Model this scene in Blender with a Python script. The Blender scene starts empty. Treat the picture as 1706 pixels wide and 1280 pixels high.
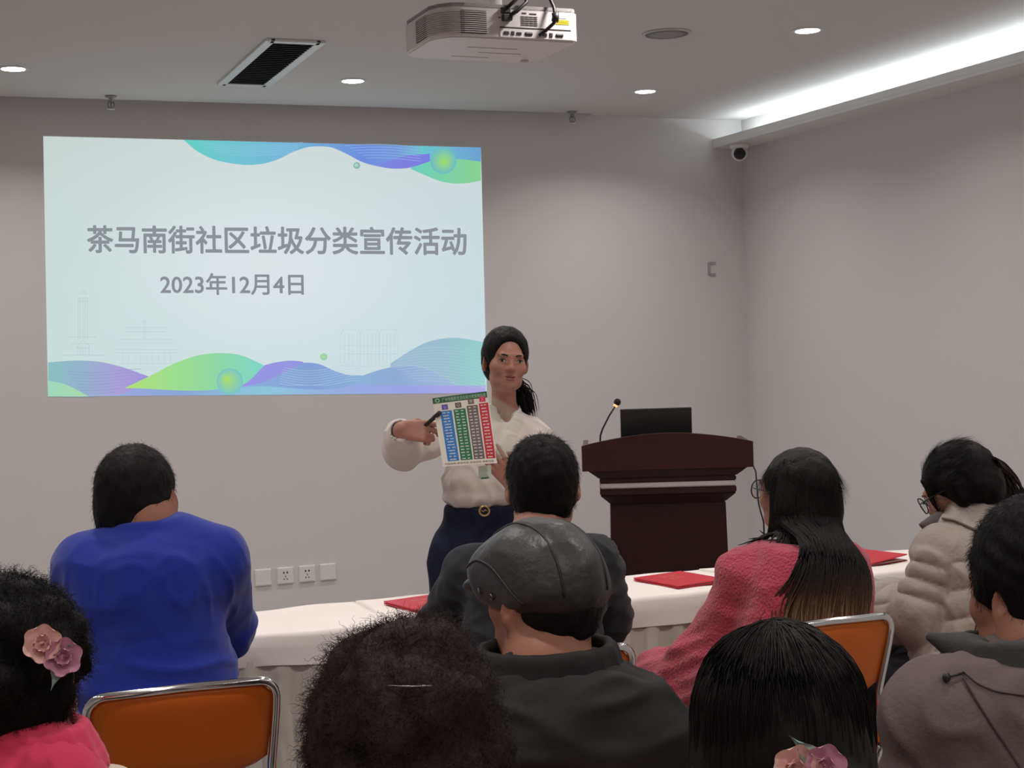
import bpy, bmesh, math, random
import numpy as np
from mathutils import Matrix, Vector

scene = bpy.context.scene
COL = scene.collection
rng = np.random.default_rng(7)
random.seed(7)
PI = math.pi

# ------------------------------------------------------------------ camera
FPX, CX, CY = 2550.0, 853.0, 640.0
YAW, PIT, ROL = math.radians(21.67), math.radians(1.22), math.radians(1.89)
CAM = np.array([0, 0, 1.5])
FW = np.array([math.sin(YAW)*math.cos(PIT), math.cos(YAW)*math.cos(PIT), -math.sin(PIT)])
_r0 = np.array([math.cos(YAW), -math.sin(YAW), 0.0])
_u0 = np.cross(_r0, FW)
RT = math.cos(ROL)*_r0 - math.sin(ROL)*_u0
UP = math.cos(ROL)*_u0 + math.sin(ROL)*_r0
cam_d = bpy.data.cameras.new('camera')
cam_d.sensor_width = 36
cam_d.lens = FPX/1706*36
cam_d.clip_start = 0.05
cam = bpy.data.objects.new('camera', cam_d)
COL.objects.link(cam)
cam.matrix_world = Matrix([[RT[0], UP[0], -FW[0], CAM[0]], [RT[1], UP[1], -FW[1], CAM[1]],
                           [RT[2], UP[2], -FW[2], CAM[2]], [0, 0, 0, 1]])
scene.camera = cam

# ------------------------------------------------------------------ world, exposure, lamps of the room
w = bpy.data.worlds.new('world')
scene.world = w
w.use_nodes = True
w.node_tree.nodes['Background'].inputs[0].default_value = (0.5, 0.55, 0.6, 1)
w.node_tree.nodes['Background'].inputs[1].default_value = 0.15
vs = scene.view_settings
vs.view_transform = 'Standard'
vs.look = 'None'
vs.exposure = 0.0
vs.gamma = 1.0
vs.use_curve_mapping = False
scene.cycles.use_denoising = True
scene.cycles.max_bounces = 7
scene.cycles.diffuse_bounces = 5
scene.cycles.transparent_max_bounces = 12

LAMP_W = 6.6          # every ceiling downlight
LAMP_C = (1.0, 0.945, 0.91)
COVE_E = 16.0         # cove strip along the side wall
COVE_C = (0.86, 0.97, 1.0)
CEIL = 2.8
WALL_Y, WALL_X = 7.8, 4.59
LEFT_X, REAR_Y = -3.0, -2.5


def ray(px, py): return FW + RT*(px-CX)/FPX - UP*(py-CY)/FPX
def at_y(px, py, y): d = ray(px, py); return CAM + d*(y/d[1])
def at_z(px, py, z): d = ray(px, py); return CAM + d*((z-CAM[2])/d[2])
def at_x(px, py, x): d = ray(px, py); return CAM + d*(x/d[0])
def at_d(px, py, d): return CAM + ray(px, py)*d


# ------------------------------------------------------------------ materials
def lin(r, g, b):
    f = lambda c: (c/255/12.92) if c/255 <= .04045 else ((c/255+.055)/1.055)**2.4
    return (f(r), f(g), f(b))


def mat(name, col, rough=.6, metal=0., bump=None, var=None, spec=.5, sheen=0., stretch=None, coat=0.):
    """bump=(scale, strength, detail); var=(scale, amount) varies the colour a little; stretch scales object coordinates"""
    m = bpy.data.materials.new(name)
    m.use_nodes = True
    nt = m.node_tree
    b = nt.nodes['Principled BSDF']
    b.inputs['Base Color'].default_value = (*col, 1)
    b.inputs['Roughness'].default_value = rough
    b.inputs['Metallic'].default_value = metal
    b.inputs['Specular IOR Level'].default_value = spec
    b.inputs['Sheen Weight'].default_value = sheen
    b.inputs['Coat Weight'].default_value = coat
    tc = None
    if bump or var:
        tc = nt.nodes.new('ShaderNodeTexCoord')
        mp = nt.nodes.new('ShaderNodeMapping')
        nt.links.new(tc.outputs['Object'], mp.inputs['Vector'])
        if stretch:
            mp.inputs['Scale'].default_value = stretch
    if bump:
        n = nt.nodes.new('ShaderNodeTexNoise')
        n.inputs['Scale'].default_value = bump[0]
        n.inputs['Detail'].default_value = bump[2] if len(bump) > 2 else 4
        nt.links.new(mp.outputs['Vector'], n.inputs['Vector'])
        bp = nt.nodes.new('ShaderNodeBump')
        bp.inputs['Strength'].default_value = bump[1]
        bp.inputs['Distance'].default_value = .01
        nt.links.new(n.outputs['Fac'], bp.inputs['Height'])
        nt.links.new(bp.outputs['Normal'], b.inputs['Normal'])
    if var:
        n = nt.nodes.new('ShaderNodeTexNoise')
        n.inputs['Scale'].default_value = var[0]
        n.inputs['Detail'].default_value = 5
        nt.links.new(mp.outputs['Vector'], n.inputs['Vector'])
        mx = nt.nodes.new('ShaderNodeMix')
        mx.data_type = 'RGBA'
        nt.links.new(n.outputs['Fac'], mx.inputs[0])
        a = var[1]
        c2 = var[2] if len(var) > 2 else tuple(min(1, c*(1+a)) for c in col)
        mx.inputs[6].default_value = (*[c*(1-a) for c in col], 1)
        mx.inputs[7].default_value = (*c2, 1)
        nt.links.new(mx.outputs[2], b.inputs['Base Color'])
    return m


def emit(name, col, strength, attr=None):
    m = bpy.data.materials.new(name)
    m.use_nodes = True
    nt = m.node_tree
    b = nt.nodes['Principled BSDF']
    b.inputs['Base Color'].default_value = (0, 0, 0, 1)
    b.inputs['Specular IOR Level'].default_value = 0
    b.inputs['Emission Color'].default_value = (*col, 1)
    b.inputs['Emission Strength'].default_value = strength
    if attr:
        a = nt.nodes.new('ShaderNodeAttribute')
        a.attribute_name = attr
        nt.links.new(a.outputs['Color'], b.inputs['Emission Color'])
    return m


def attr_mat(name, attr='Col', rough=.6, bump=None, spec=.5):
    m = mat(name, (1, 1, 1), rough, bump=bump, spec=spec)
    nt = m.node_tree
    a = nt.nodes.new('ShaderNodeAttribute')
    a.attribute_name = attr
    nt.links.new(a.outputs['Color'], nt.nodes['Principled BSDF'].inputs['Base Color'])
    return m


# ------------------------------------------------------------------ object helpers
def props(o, label=None, cat=None, group=None, kind=None):
    if label: o['label'] = label
    if cat: o['category'] = cat
    if group: o['group'] = group
    if kind: o['kind'] = kind
    return o


def empty(name, loc=(0, 0, 0), rz=0.):
    o = bpy.data.objects.new(name, None)
    o.location = loc
    o.rotation_euler = (0, 0, rz)
    o.empty_display_size = .1
    COL.objects.link(o)
    return o


def link(name, me, m, parent=None, loc=None, rot=None):
    o = bpy.data.objects.new(name, me)
    if m is not None:
        for x in (m if isinstance(m, (list, tuple)) else [m]):
            me.materials.append(x)
    COL.objects.link(o)
    if parent is not None: o.parent = parent
    if loc is not None: o.location = loc
    if rot is not None: o.rotation_euler = rot
    return o


def copy_tree(o, parent=None):
    c = o.copy()
    COL.objects.link(c)
    if parent is not None: c.parent = parent
    for ch in list(o.children):
        copy_tree(ch, c)
    return c


def npmesh(name, V, Fs, smooth=True, colors=None):
    """V (n,3); Fs (m,k) faces of equal size, or a list of such arrays"""
    V = np.asarray(V, dtype=np.float32)
    Fl = Fs if isinstance(Fs, list) else [Fs]
    Fl = [np.asarray(f, dtype=np.int32) for f in Fl if len(f)]
    me = bpy.data.meshes.new(name)
    nl = sum(f.size for f in Fl)
    npol = sum(len(f) for f in Fl)
    me.vertices.add(len(V))
    me.vertices.foreach_set('co', V.ravel())
    me.loops.add(nl)
    me.loops.foreach_set('vertex_index', np.concatenate([f.ravel() for f in Fl]))
    me.polygons.add(npol)
    tot = np.concatenate([np.full(len(f), f.shape[1], dtype=np.int32) for f in Fl])
    st = np.concatenate([[0], np.cumsum(tot)[:-1]]).astype(np.int32)
    me.polygons.foreach_set('loop_start', st)
    me.polygons.foreach_set('use_smooth', np.full(npol, smooth))
    me.update(calc_edges=True)
    me.validate()
    if colors is not None:
        a = me.color_attributes.new('Col', 'FLOAT_COLOR', 'POINT')
        c = np.ones((len(V), 4), dtype=np.float32)
        c[:, :3] = colors
        a.data.foreach_set('color', c.ravel())
    return me


class MB:
    """collects simple shapes into one bmesh"""
    def __init__(s): s.bm = bmesh.new()

    def box(s, c, d, rz=0., bev=0., M=None, seg=2):
        r = bmesh.ops.create_cube(s.bm, size=1)
        vs_ = r['verts']
        bmesh.ops.scale(s.bm, vec=d, verts=vs_)
        if bev:
            es = list({e for v in vs_ for e in v.link_edges})
            r2 = bmesh.ops.bevel(s.bm, geom=es, offset=bev, segments=seg, profile=.5, affect='EDGES')
            vs_ = list({v for f in r2['faces'] for v in f.verts} | {v for v in vs_ if v.is_valid})
        if M is not None: bmesh.ops.transform(s.bm, matrix=M, verts=vs_)
        if rz: bmesh.ops.rotate(s.bm, matrix=Matrix.Rotation(rz, 3, 'Z'), verts=vs_)
        bmesh.ops.translate(s.bm, vec=c, verts=vs_)
        return s

    def cyl(s, a, b, r, r2=None, n=20, cap=True):
        a, b = Vector(a), Vector(b)
        d = b-a
        q = d.to_track_quat('Z', 'Y').to_matrix().to_4x4()
        bmesh.ops.create_cone(s.bm, cap_ends=cap, segments=n, radius1=r, radius2=r if r2 is None else r2,
                              depth=d.length, matrix=Matrix.Translation((a+b)/2) @ q)
        return s

    def sph(s, c, r, n=16, sc=(1, 1, 1)):
        M = Matrix.Translation(c) @ Matrix.Diagonal((*sc, 1))
        bmesh.ops.create_uvsphere(s.bm, u_segments=n, v_segments=max(6, n//2), radius=r, matrix=M)
        return s

    def tube(s, pts, r, n=8, closed=False):
        pts = [Vector(p) for p in pts]
        rings = []
        N = len(pts)
        prev = None
        for i, p in enumerate(pts):
            if closed: t = pts[(i+1) % N]-pts[i-1]
            else: t = pts[min(i+1, N-1)]-pts[max(i-1, 0)]
            t.normalize()
            if prev is None:
                u = t.orthogonal().normalized()
            else:
                u = (prev-t*prev.dot(t)).normalized()
            prev = u
            v = t.cross(u)
            rr = r[i] if isinstance(r, (list, tuple)) else r
            rings.append([s.bm.verts.new(p+(u*math.cos(2*PI*k/n)+v*math.sin(2*PI*k/n))*rr) for k in range(n)])
        for i in range(N if closed else N-1):
            A, B = rings[i], rings[(i+1) % N]
            for k in range(n):
                s.bm.faces.new((A[k], A[(k+1) % n], B[(k+1) % n], B[k]))
        if not closed:
            s.bm.faces.new(rings[0][::-1]); s.bm.faces.new(rings[-1])
        return s

    def prism(s, poly, z0, z1, M=None):
        """poly in xy, extruded along z"""
        lo = [s.bm.verts.new((x, y, z0)) for x, y in poly]
        hi = [s.bm.verts.new((x, y, z1)) for x, y in poly]
        fs = [s.bm.faces.new(lo[::-1]), s.bm.faces.new(hi)]
        n = len(poly)
        for i in range(n): s.bm.faces.new((lo[i], lo[(i+1) % n], hi[(i+1) % n], hi[i]))
        if M is not None: bmesh.ops.transform(s.bm, matrix=M, verts=lo+hi)
        return s

    def lathe(s, prof, n=24, M=None):
        """prof list of (r,z)"""
        rings = []
        for r, z in prof:
            rings.append([s.bm.verts.new((r*math.cos(2*PI*k/n), r*math.sin(2*PI*k/n), z)) for k in range(n)])
        for A, B in zip(rings[:-1], rings[1:]):
            for k in range(n): s.bm.faces.new((A[k], A[(k+1) % n], B[(k+1) % n], B[k]))
        for ring, fl in ((rings[0], True), (rings[-1], False)):
            if max((v.co.xy.length for v in ring)) > 1e-5:
                s.bm.faces.new(ring[::-1] if fl else ring)
        if M is not None: bmesh.ops.transform(s.bm, matrix=M, verts=[v for r_ in rings for v in r_])
        return s

    def grid(s, P):
        """P (n,m,3) array of points"""
        n, m = P.shape[:2]
        vv = [[s.bm.verts.new(P[i, j]) for j in range(m)] for i in range(n)]
        for i in range(n-1):
            for j in range(m-1): s.bm.faces.new((vv[i][j], vv[i+1][j], vv[i+1][j+1], vv[i][j+1]))
        return s

    def build(s, name, m, parent=None, smooth=False, loc=None, rot=None, angle=None):
        bmesh.ops.remove_doubles(s.bm, verts=s.bm.verts, dist=1e-6)
        bmesh.ops.recalc_face_normals(s.bm, faces=s.bm.faces)
        if smooth:
            for f in s.bm.faces: f.smooth = True
            if angle:
                for e in s.bm.edges:
                    if len(e.link_faces) == 2 and e.calc_face_angle(0) > angle: e.smooth = False
        me = bpy.data.meshes.new(name)
        s.bm.to_mesh(me)
        s.bm.free()
        return link(name, me, m, parent, loc, rot)


def text_mesh(body, weight=0., space=1.0):
    """lettering as flat mesh data: verts (n,3) in em units, list of polygons"""
    cu = bpy.data.curves.new('lettering', 'FONT')
    cu.body = body
    cu.size = 1
    cu.offset = weight
    cu.space_character = space
    cu.resolution_u = 3
    o = bpy.data.objects.new('lettering', cu)
    COL.objects.link(o)
    dg = bpy.context.evaluated_depsgraph_get()
    me = o.evaluated_get(dg).to_mesh()
    V = np.array([v.co[:] for v in me.vertices])
    P = [tuple(p.vertices) for p in me.polygons]
    o.evaluated_get(dg).to_mesh_clear()
    bpy.data.objects.remove(o)
    bpy.data.curves.remove(cu)
    return V, P


def poly_mesh(name, V, P):
    me = bpy.data.meshes.new(name)
    me.from_pydata([tuple(v) for v in V], [], P)
    me.update()
    return me

# ------------------------------------------------------------------ the setting
M_wall = mat('wall_paint', (.70, .672, .670), .75, bump=(60, .03), spec=.2)
M_ceil = mat('ceiling_paint', (.68, .66, .65), .85, bump=(40, .02), spec=.15)
M_floor = mat('floor_tile', (.33, .31, .29), .35, bump=(8, .02), var=(3, .06))
M_white = mat('white_paint', (.78, .77, .76), .5)
M_plastic_w = mat('white_plastic', (.80, .79, .78), .4)
M_dark = mat('dark_plastic', (.015, .015, .016), .4)
M_chrome = mat('chrome', (.75, .75, .76), .12, 1.0)
M_black = mat('black_rubber', (.012, .012, .012), .5)
M_gap = mat('vent_cavity', (.03, .035, .045), .6)


def struct(name, mb, m):
    return props(mb.build(name, m), kind='structure')


t = .12
struct('floor', MB().box(((LEFT_X+WALL_X)/2, (REAR_Y+WALL_Y)/2, -t/2), (WALL_X-LEFT_X+2*t, WALL_Y-REAR_Y+2*t, t)), M_floor)
struct('wall_back', MB().box(((LEFT_X+WALL_X)/2, WALL_Y+t/2, 1.6), (WALL_X-LEFT_X+2*t, t, 3.2)), M_wall)
struct('wall_right', MB().box((WALL_X+t/2, (REAR_Y+WALL_Y)/2, 1.6), (t, WALL_Y-REAR_Y, 3.2)), M_wall)
struct('wall_left', MB().box((LEFT_X-t/2, (REAR_Y+WALL_Y)/2, 1.6), (t, WALL_Y-REAR_Y, 3.2)), M_wall)
struct('wall_front', MB().box(((LEFT_X+WALL_X)/2, REAR_Y-t/2, 1.6), (WALL_X-LEFT_X+2*t, t, 3.2)), M_wall)
SLOT_Y, SLOT_X = 7.712, 3.60
cb = MB().box(((LEFT_X+WALL_X)/2, (REAR_Y+SLOT_Y)/2, CEIL+.04), (WALL_X-LEFT_X, SLOT_Y-REAR_Y, .08))
cb.box(((SLOT_X+WALL_X)/2, (SLOT_Y+WALL_Y)/2, CEIL+.04), (WALL_X-SLOT_X, WALL_Y-SLOT_Y, .08))
struct('ceiling', cb, M_ceil)
struct('trim_1', MB().box(((LEFT_X+SLOT_X)/2, (SLOT_Y+WALL_Y)/2, 3.12), (SLOT_X-LEFT_X, WALL_Y-SLOT_Y, .04)), M_ceil)
# cove ledge along the side wall: shelf + upstand lip
LIP_X = 4.395
lp = MB().box(((LIP_X+WALL_X)/2, (REAR_Y+WALL_Y)/2, 2.643), (WALL_X-LIP_X, WALL_Y-REAR_Y, .016))
lp.box((LIP_X+.009, (REAR_Y+WALL_Y)/2, 2.6682), (.018, WALL_Y-REAR_Y, .0335))
struct('trim_2', lp, M_white)
M_led = emit('cove_led', COVE_C, COVE_E)
led = MB().box((LIP_X+.115, (REAR_Y+WALL_Y)/2+.05, 2.656), (.022, WALL_Y-REAR_Y-.35, .008)).build('cove_light_strip', M_led)
props(led, 'long cool white light strip hidden in the ledge along the side wall', 'light')
struct('baseboard_back', MB().box(((LEFT_X+WALL_X)/2, WALL_Y-.006, .04), (WALL_X-LEFT_X, .012, .08)), M_white)
struct('baseboard_right', MB().box((WALL_X-.006, (REAR_Y+WALL_Y)/2, .04), (.012, WALL_Y-REAR_Y-.03, .08)), M_white)

# ------------------------------------------------------------------ downlights
M_diff = emit('downlight_glow', (1, .97, .94), 14)
def downlight():
    root = empty('downlight')
    MB().lathe([(.050, -.004), (.058, -.006), (.066, -.003), (.068, 0)], 28).build('trim_ring', M_white, root, True)
    MB().lathe([(.0001, -.005), (.051, -.0045)], 28).build('diffuser', M_diff, root, True)
    ld = bpy.data.lights.new('downlight_lamp', 'AREA')
    ld.shape = 'DISK'; ld.size = .1; ld.energy = LAMP_W; ld.color = LAMP_C; ld.spread = math.radians(140)
    lo = bpy.data.objects.new('lamp', ld)
    COL.objects.link(lo)
    lo.parent = root
    lo.location = (0, 0, -.012)
    return root
DL = {(0.495, 6.985): 'ceiling downlight nearest the left end, in the row closest to the slide wall',
      (2.02, 6.985): 'ceiling downlight between the air vent and the projector, close to the slide wall',
      (3.556, 6.985): 'ceiling downlight above the lectern, in the row closest to the slide wall',
      (3.56, 5.49): 'ceiling downlight nearest the glowing cove, beside the round ceiling speaker',
      (2.02, 5.49): 'ceiling downlight hidden behind the projector',
      (0.54, 5.56): 'ceiling downlight cut by the top edge, left of the air vent'}
proto = downlight()
first = True
for iy, y in enumerate((6.985, 5.49, 4.0, 2.4, .7, -1.0)):
    for x in (-1.03, .495, 2.02, 3.556):
        key = min(DL, key=lambda k: abs(k[0]-x)+abs(k[1]-y))
        if abs(key[0]-x)+abs(key[1]-y) < .15: pos, lab = key, DL[key]
        else: pos, lab = (x, y), 'ceiling downlight over the audience seats, outside the view'
        o = proto if first else copy_tree(proto)
        first = False
        o.location = (pos[0], pos[1], CEIL)
        props(o, lab, 'ceiling light', 'downlights in the ceiling')

# ------------------------------------------------------------------ ceiling fixtures
v = empty('air_vent', (1.54, 6.65, CEIL))
hx, hy = .105, .50
fr = MB()
for c, d in (((-hx-.0, 0, -.006), (.04, 2*hy+.04, .012)), ((hx, 0, -.006), (.04, 2*hy+.04, .012)),
             ((0, -hy, -.006), (2*hx, .04, .012)), ((0, hy, -.006), (2*hx, .04, .012))): fr.box(c, d, bev=.003)
fr.build('frame', mat('vent_frame', (.72, .74, .74), .35), v)
MB().box((0, 0, -.001), (2*hx-.03, 2*hy-.03, .002)).build('backing', M_gap, v)
sl = MB()
for i in range(24):
    y = -hy+.04+i*(2*hy-.08)/23
    sl.box((0, y, -.006), (2*hx-.04, .026, .002), M=Matrix.Rotation(math.radians(28), 4, 'X'))
sl.build('slats', mat('vent_slat', (.10, .11, .135), .5), v)
props(v, 'long rectangular air vent with dark slats and pale frame in the ceiling', 'air vent')

s = empty('ceiling_speaker', (3.0, 5.68, CEIL))
MB().lathe([(.088, -.004), (.094, -.008), (.100, -.006), (.103, 0)], 40).build('rim', mat('speaker_rim', (.56, .54, .53), .5), s, True)
MB().lathe([(.0001, -.009), (.05, -.008), (.09, -.005)], 40).build('grille', mat('speaker_grille', (.40, .38, .37), .6, bump=(900, .6, 1)), s, True)
props(s, 'round grey speaker grille set flush in the ceiling', 'speaker')

M_sprk = mat('sprinkler_metal', (.30, .29, .28), .35, .8)
def sprinkler(x, y):
    r = empty('fire_sprinkler', (x, y, CEIL))
    MB().lathe([(.028, 0), (.026, -.006), (.012, -.010), (.010, -.03)], 18).build('escutcheon', M_sprk, r, True)
    f = MB()
    for sx in (-1, 1): f.tube([(sx*.008, 0, -.028), (sx*.016, 0, -.04), (sx*.012, 0, -.056), (0, 0, -.062)], .003, 6)
    f.cyl((0, 0, -.03), (0, 0, -.058), .003, n=8)
    f.build('yoke', M_sprk, r, True)
    MB().lathe([(.0001, -.062), (.018, -.063), (.019, -.065), (.0001, -.066)], 18).build('deflector', M_white, r, True)
    return r
props(sprinkler(.985, 7.61), 'small pendent sprinkler above the left part of the projected slide', 'sprinkler', 'sprinklers by the slide wall')
props(sprinkler(3.45, 7.66), 'small pendent sprinkler between slide and lectern, near the ceiling slot end', 'sprinkler', 'sprinklers by the slide wall')

c = empty('dome_camera', (4.455, 7.60, 2.635))
MB().lathe([(.052, 0), (.054, -.018), (.046, -.03)], 28).build('mount_ring', M_plastic_w, c, True)
MB().sph((0, 0, -.052), .047, 24).build('ball', M_plastic_w, c, True)
dv = Vector((-.5, -.85, -.16)).normalized()
q = dv.to_track_quat('Z', 'Y').to_matrix().to_4x4()
MB().lathe([(.0001, .052), (.016, .051), (.030, .047), (.034, .036), (.034, .02)], 24, Matrix.Translation((0, 0, -.055)) @ q).build('lens', mat('lens_glass', (.01, .01, .012), .08), c, True)
props(c, 'small white dome security camera under the ledge in the room corner', 'security camera')

# four plates on the back wall
def plate(x, kind):
    r = empty('wall_socket' if kind else 'blank_wall_plate', (x, WALL_Y, .378))
    MB().box((0, -.005, 0), (.086, .010, .086), bev=.003).build('plate', M_plastic_w, r)
    MB().box((0, -.0105, 0), (.076, .002, .076), bev=.0008).build('insert', M_white, r)
    if kind:
        h = MB()
        for dx in (-.009, .009): h.box((dx, -.0116, .016), (.0075, .001, .009))
        for dx, dz in ((0, -.004), (-.008, -.018), (.008, -.018)):
            h.box((dx, -.0116, dz), (.004, .001, .009), M=Matrix.Rotation((0 if dx == 0 else (-.5 if dx > 0 else .5)), 4, 'Y'))
        h.build('socket_holes', M_dark, r)
    else:
        MB().cyl((0, -.0112, 0), (0, -.0122, 0), .006, n=16).build('screw_cover', M_white, r)
    return r
g = 'white plates low on the back wall'
props(plate(1.683, 0), 'blank white wall plate beside the blue sweater, first of the low row', 'wall plate', g)
props(plate(1.799, 1), 'white wall socket next to the blank plate beside the blue sweater', 'socket', g)
props(plate(1.914, 1), 'white wall socket third from the blue sweater in the low row', 'socket', g)
props(plate(2.026, 0), 'white wall plate last in the low row, nearest the presenter', 'wall plate', g)

hk = MB()
hk.box((0, -.004, 0), (.014, .008, .075)); hk.box((.024, -.004, .033), (.036, .008, .014)); hk.box((.024, -.004, -.033), (.036, .008, .014))
o = hk.build('wall_bracket', mat('bracket_grey', (.40, .375, .37), .6), loc=(4.345, WALL_Y, 1.94))
props(o, 'small grey square bracket mark high on the wall behind the lectern', 'bracket')

# ------------------------------------------------------------------ the projected slide on the back wall
def spl(pts, n=60):
    """smooth curve through points with rising x -> (xs, ys)"""
    P = np.array(pts, float)
    x, y = P[:, 0], P[:, 1]
    m = np.gradient(y, x)
    xs = np.linspace(x[0], x[-1], n)
    i = np.clip(np.searchsorted(x, xs)-1, 0, len(x)-2)
    h = x[i+1]-x[i]
    u = (xs-x[i])/h
    ys = (2*u**3-3*u**2+1)*y[i]+(u**3-2*u**2+u)*h*m[i]+(-2*u**3+3*u**2)*y[i+1]+(u**3-u**2)*h*m[i+1]
    return xs, ys


M_slide = emit('slide_light', (1, 1, 1), 1.0, 'Col')
_layer = [0]
def on_wall(P2, layer):
    """slide-artwork coordinates (px of the photo) -> points on the wall, each layer 0.4 mm further out"""
    y = WALL_Y-.0015-.0004*layer
    return np.array([at_y(a, b, WALL_Y) for a, b in P2])*[1, 0, 1]+[0, y, 0]


def ramp(stops):
    xs = [s[0] for s in stops]
    cs = np.array([lin(*s[1]) for s in stops])
    return lambda x: np.stack([np.interp(x, xs, cs[:, k]) for k in range(3)], -1)


slide = empty('projected_slide', (1.82, WALL_Y, 1.28))
props(slide, 'bright projected slide with Chinese title, date and coloured waves on the wall', 'projection')
SL = np.array([1.82, WALL_Y, 1.28])


def slide_obj(name, P2, Fs, cols, layer):
    me = npmesh(name, on_wall(P2, layer)-SL, Fs, False, cols)
    return link(name, me, M_slide, slide)


def band(name, top, bot, stops, layer, n=70, rows=3, fade=None):
    x0 = max(top[0][0], bot[0][0]); x1 = min(top[-1][0], bot[-1][0])
    X = np.linspace(x0, x1, n)
    xt, yt = spl(top, 300); xb, yb = spl(bot, 300)
    yt = np.interp(X, xt, yt); yb = np.interp(X, xb, yb)
    yb = np.maximum(yb, yt)
    P, C = [], []
    cf = ramp(stops)
    for r in range(rows+1):
        P.append(np.stack([X, yt+(yb-yt)*r/rows], -1)); C.append(cf(X))
    P = np.concatenate(P); C = np.concatenate(C)
    ii = np.arange(n-1)
    Fs = np.concatenate([np.stack([r*n+ii, (r+1)*n+ii, (r+1)*n+ii+1, r*n+ii+1], -1) for r in range(rows)])
    return slide_obj(name, P, Fs, C, layer)


TL, TR, BR, BL = map(np.array, ((72., 227.), (801., 246.), (811., 655.), (80., 661.)))
def uv(u, v): return (TL*(1-u)+TR*u)*(1-v)+(BL*(1-u)+BR*u)*v
topY = lambda x: 227+(x-72)*19/729.
botY = lambda x: 661-(x-80)*6/731.
n = 24
gu, gv = np.meshgrid(np.linspace(0, 1, n), np.linspace(0, 1, n))
P = np.array([uv(a, b) for a, b in zip(gu.ravel(), gv.ravel())])
a_, b_ = gu.ravel()[:, None], gv.ravel()[:, None]
cc = lambda *c: np.array(lin(*c))
C = (cc(198, 210, 206)*(1-a_)+cc(203, 213, 214)*a_)*(1-b_)+(cc(194, 222, 218)*(1-a_)+cc(192, 220, 226)*a_)*b_
bump_ = np.exp(-(((a_-.5)/.42)**2+((b_-.5)/.45)**2))
C = C*(1-bump_)+cc(220, 228, 231)*bump_
ii, jj = np.meshgrid(np.arange(n-1), np.arange(n-1))
k = (jj*n+ii).ravel()
slide_obj('slide_background', P, np.stack([k, k+n, k+n+1, k+1], -1), C, 0)

# waves at the top of the slide
low1 = [(306, 233.2), (322.6, 248), (353, 264.5), (388, 272.8), (411.7, 275), (440, 272.5), (463, 265.7), (487, 254), (510, 245.8), (531, 244), (552.5, 246), (576, 256), (604, 270.4), (627.6, 277), (651, 280.5), (679, 280.2), (713, 270)]
tp = lambda a, b: [(x, topY(x)) for x in np.linspace(a, b, 6)]
band('top_wave', tp(306, 713), low1, [(306, (100, 208, 196)), (380, (112, 196, 208)), (470, (118, 184, 216)), (560, (112, 160, 216)), (600, (112, 140, 222)), (660, (120, 150, 220)), (713, (110, 196, 206))], 1)
band('green_wave', [(684, 280), (700, 272), (713, 269), (740, 264), (757, 264.5), (801, 269)], [(684, 281.4), (709.6, 292.7), (733, 302), (761, 306), (780, 305), (801.4, 301)], [(684, (110, 205, 190)), (730, (120, 208, 170)), (801, (138, 208, 145))], 1)
band('corner_wave', tp(700, 801), [(700, 268), (713, 269), (757, 265), (801, 269.5)], [(700, (105, 200, 205)), (750, (112, 178, 210)), (801, (108, 160, 208))], 2)
band('violet_wave', [(627, 275.5), (651, 267), (674.5, 260), (712, 256.5), (716, 256)], [(627, 277), (651, 281), (679, 280), (713, 270), (716, 269)], [(627, (118, 140, 222)), (680, (128, 126, 222)), (716, (120, 130, 225))], 3)
# waves at the bottom
bt = lambda a, b: [(x, botY(x)) for x in np.linspace(a, b, 6)]
band('bottom_strip', [(80, 640), (440, 641.5), (809, 641)], bt(80, 809), [(80, (160, 200, 205)), (210, (150, 170, 218)), (300, (138, 165, 215)), (440, (140, 200, 220)), (540, (150, 175, 225)), (680, (155, 165, 230)), (809, (178, 165, 228))], 1)
band('teal_hill', [(650, 606), (686, 583), (709.6, 571), (733, 565), (756.5, 563), (780, 565.4), (808, 571)], [(650, 642), (808, 643)], [(650, (160, 188, 212)), (730, (155, 188, 206)), (808, (150, 208, 205))], 2)
band('blue_hill', [(571, 639), (604, 626), (639, 614.7), (662.7, 610.5), (686, 610), (709.6, 614.7), (744.8, 631), (756.5, 641)], [(571, 642), (756.5, 643)], [(571, (142, 178, 218)), (660, (145, 172, 212)), (756, (158, 185, 215))], 3)
band('striped_hill', [(400, 638), (430, 622), (470, 611), (503, 604.5), (533.8, 607.6), (557, 618), (580.7, 625), (604, 626.4), (612, 630)], [(400, 645), (430, 644), (580, 643), (612, 632)], [(400, (140, 175, 220)), (520, (132, 160, 214)), (612, (140, 180, 215))], 4)
band('violet_hill', [(404, 629), (440, 609), (463.4, 603.4), (487, 601), (505, 603)], [(404, 645), (440, 636), (470, 622), (505, 604)], [(404, (150, 150, 228)), (505, (152, 148, 224))], 5)
band('lilac_hill', [(80, 604), (125.7, 601), (165.5, 603), (200.7, 611), (247.6, 627.6)], [(80, 661), (165, 660), (215, 652), (247.6, 628)], [(80, (140, 190, 195)), (140, (150, 178, 205)), (200, (172, 158, 216)), (247, (160, 145, 220))], 2)
band('green_spot', [(80, 634.6), (107, 640), (130, 651), (147, 660)], bt(80, 147), [(80, (160, 215, 190)), (147, (170, 218, 165))], 3)
band('green_hill', [(207.7, 646.5), (247.6, 627.6), (294.5, 604), (329.6, 592.4), (365, 588.4), (400, 592), (440, 609)], [(207.7, 647), (380, 646), (407, 640), (440, 609.5)], [(207, (178, 222, 120)), (280, (160, 222, 140)), (360, (142, 216, 165)), (440, (128, 214, 200))], 6)


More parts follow.
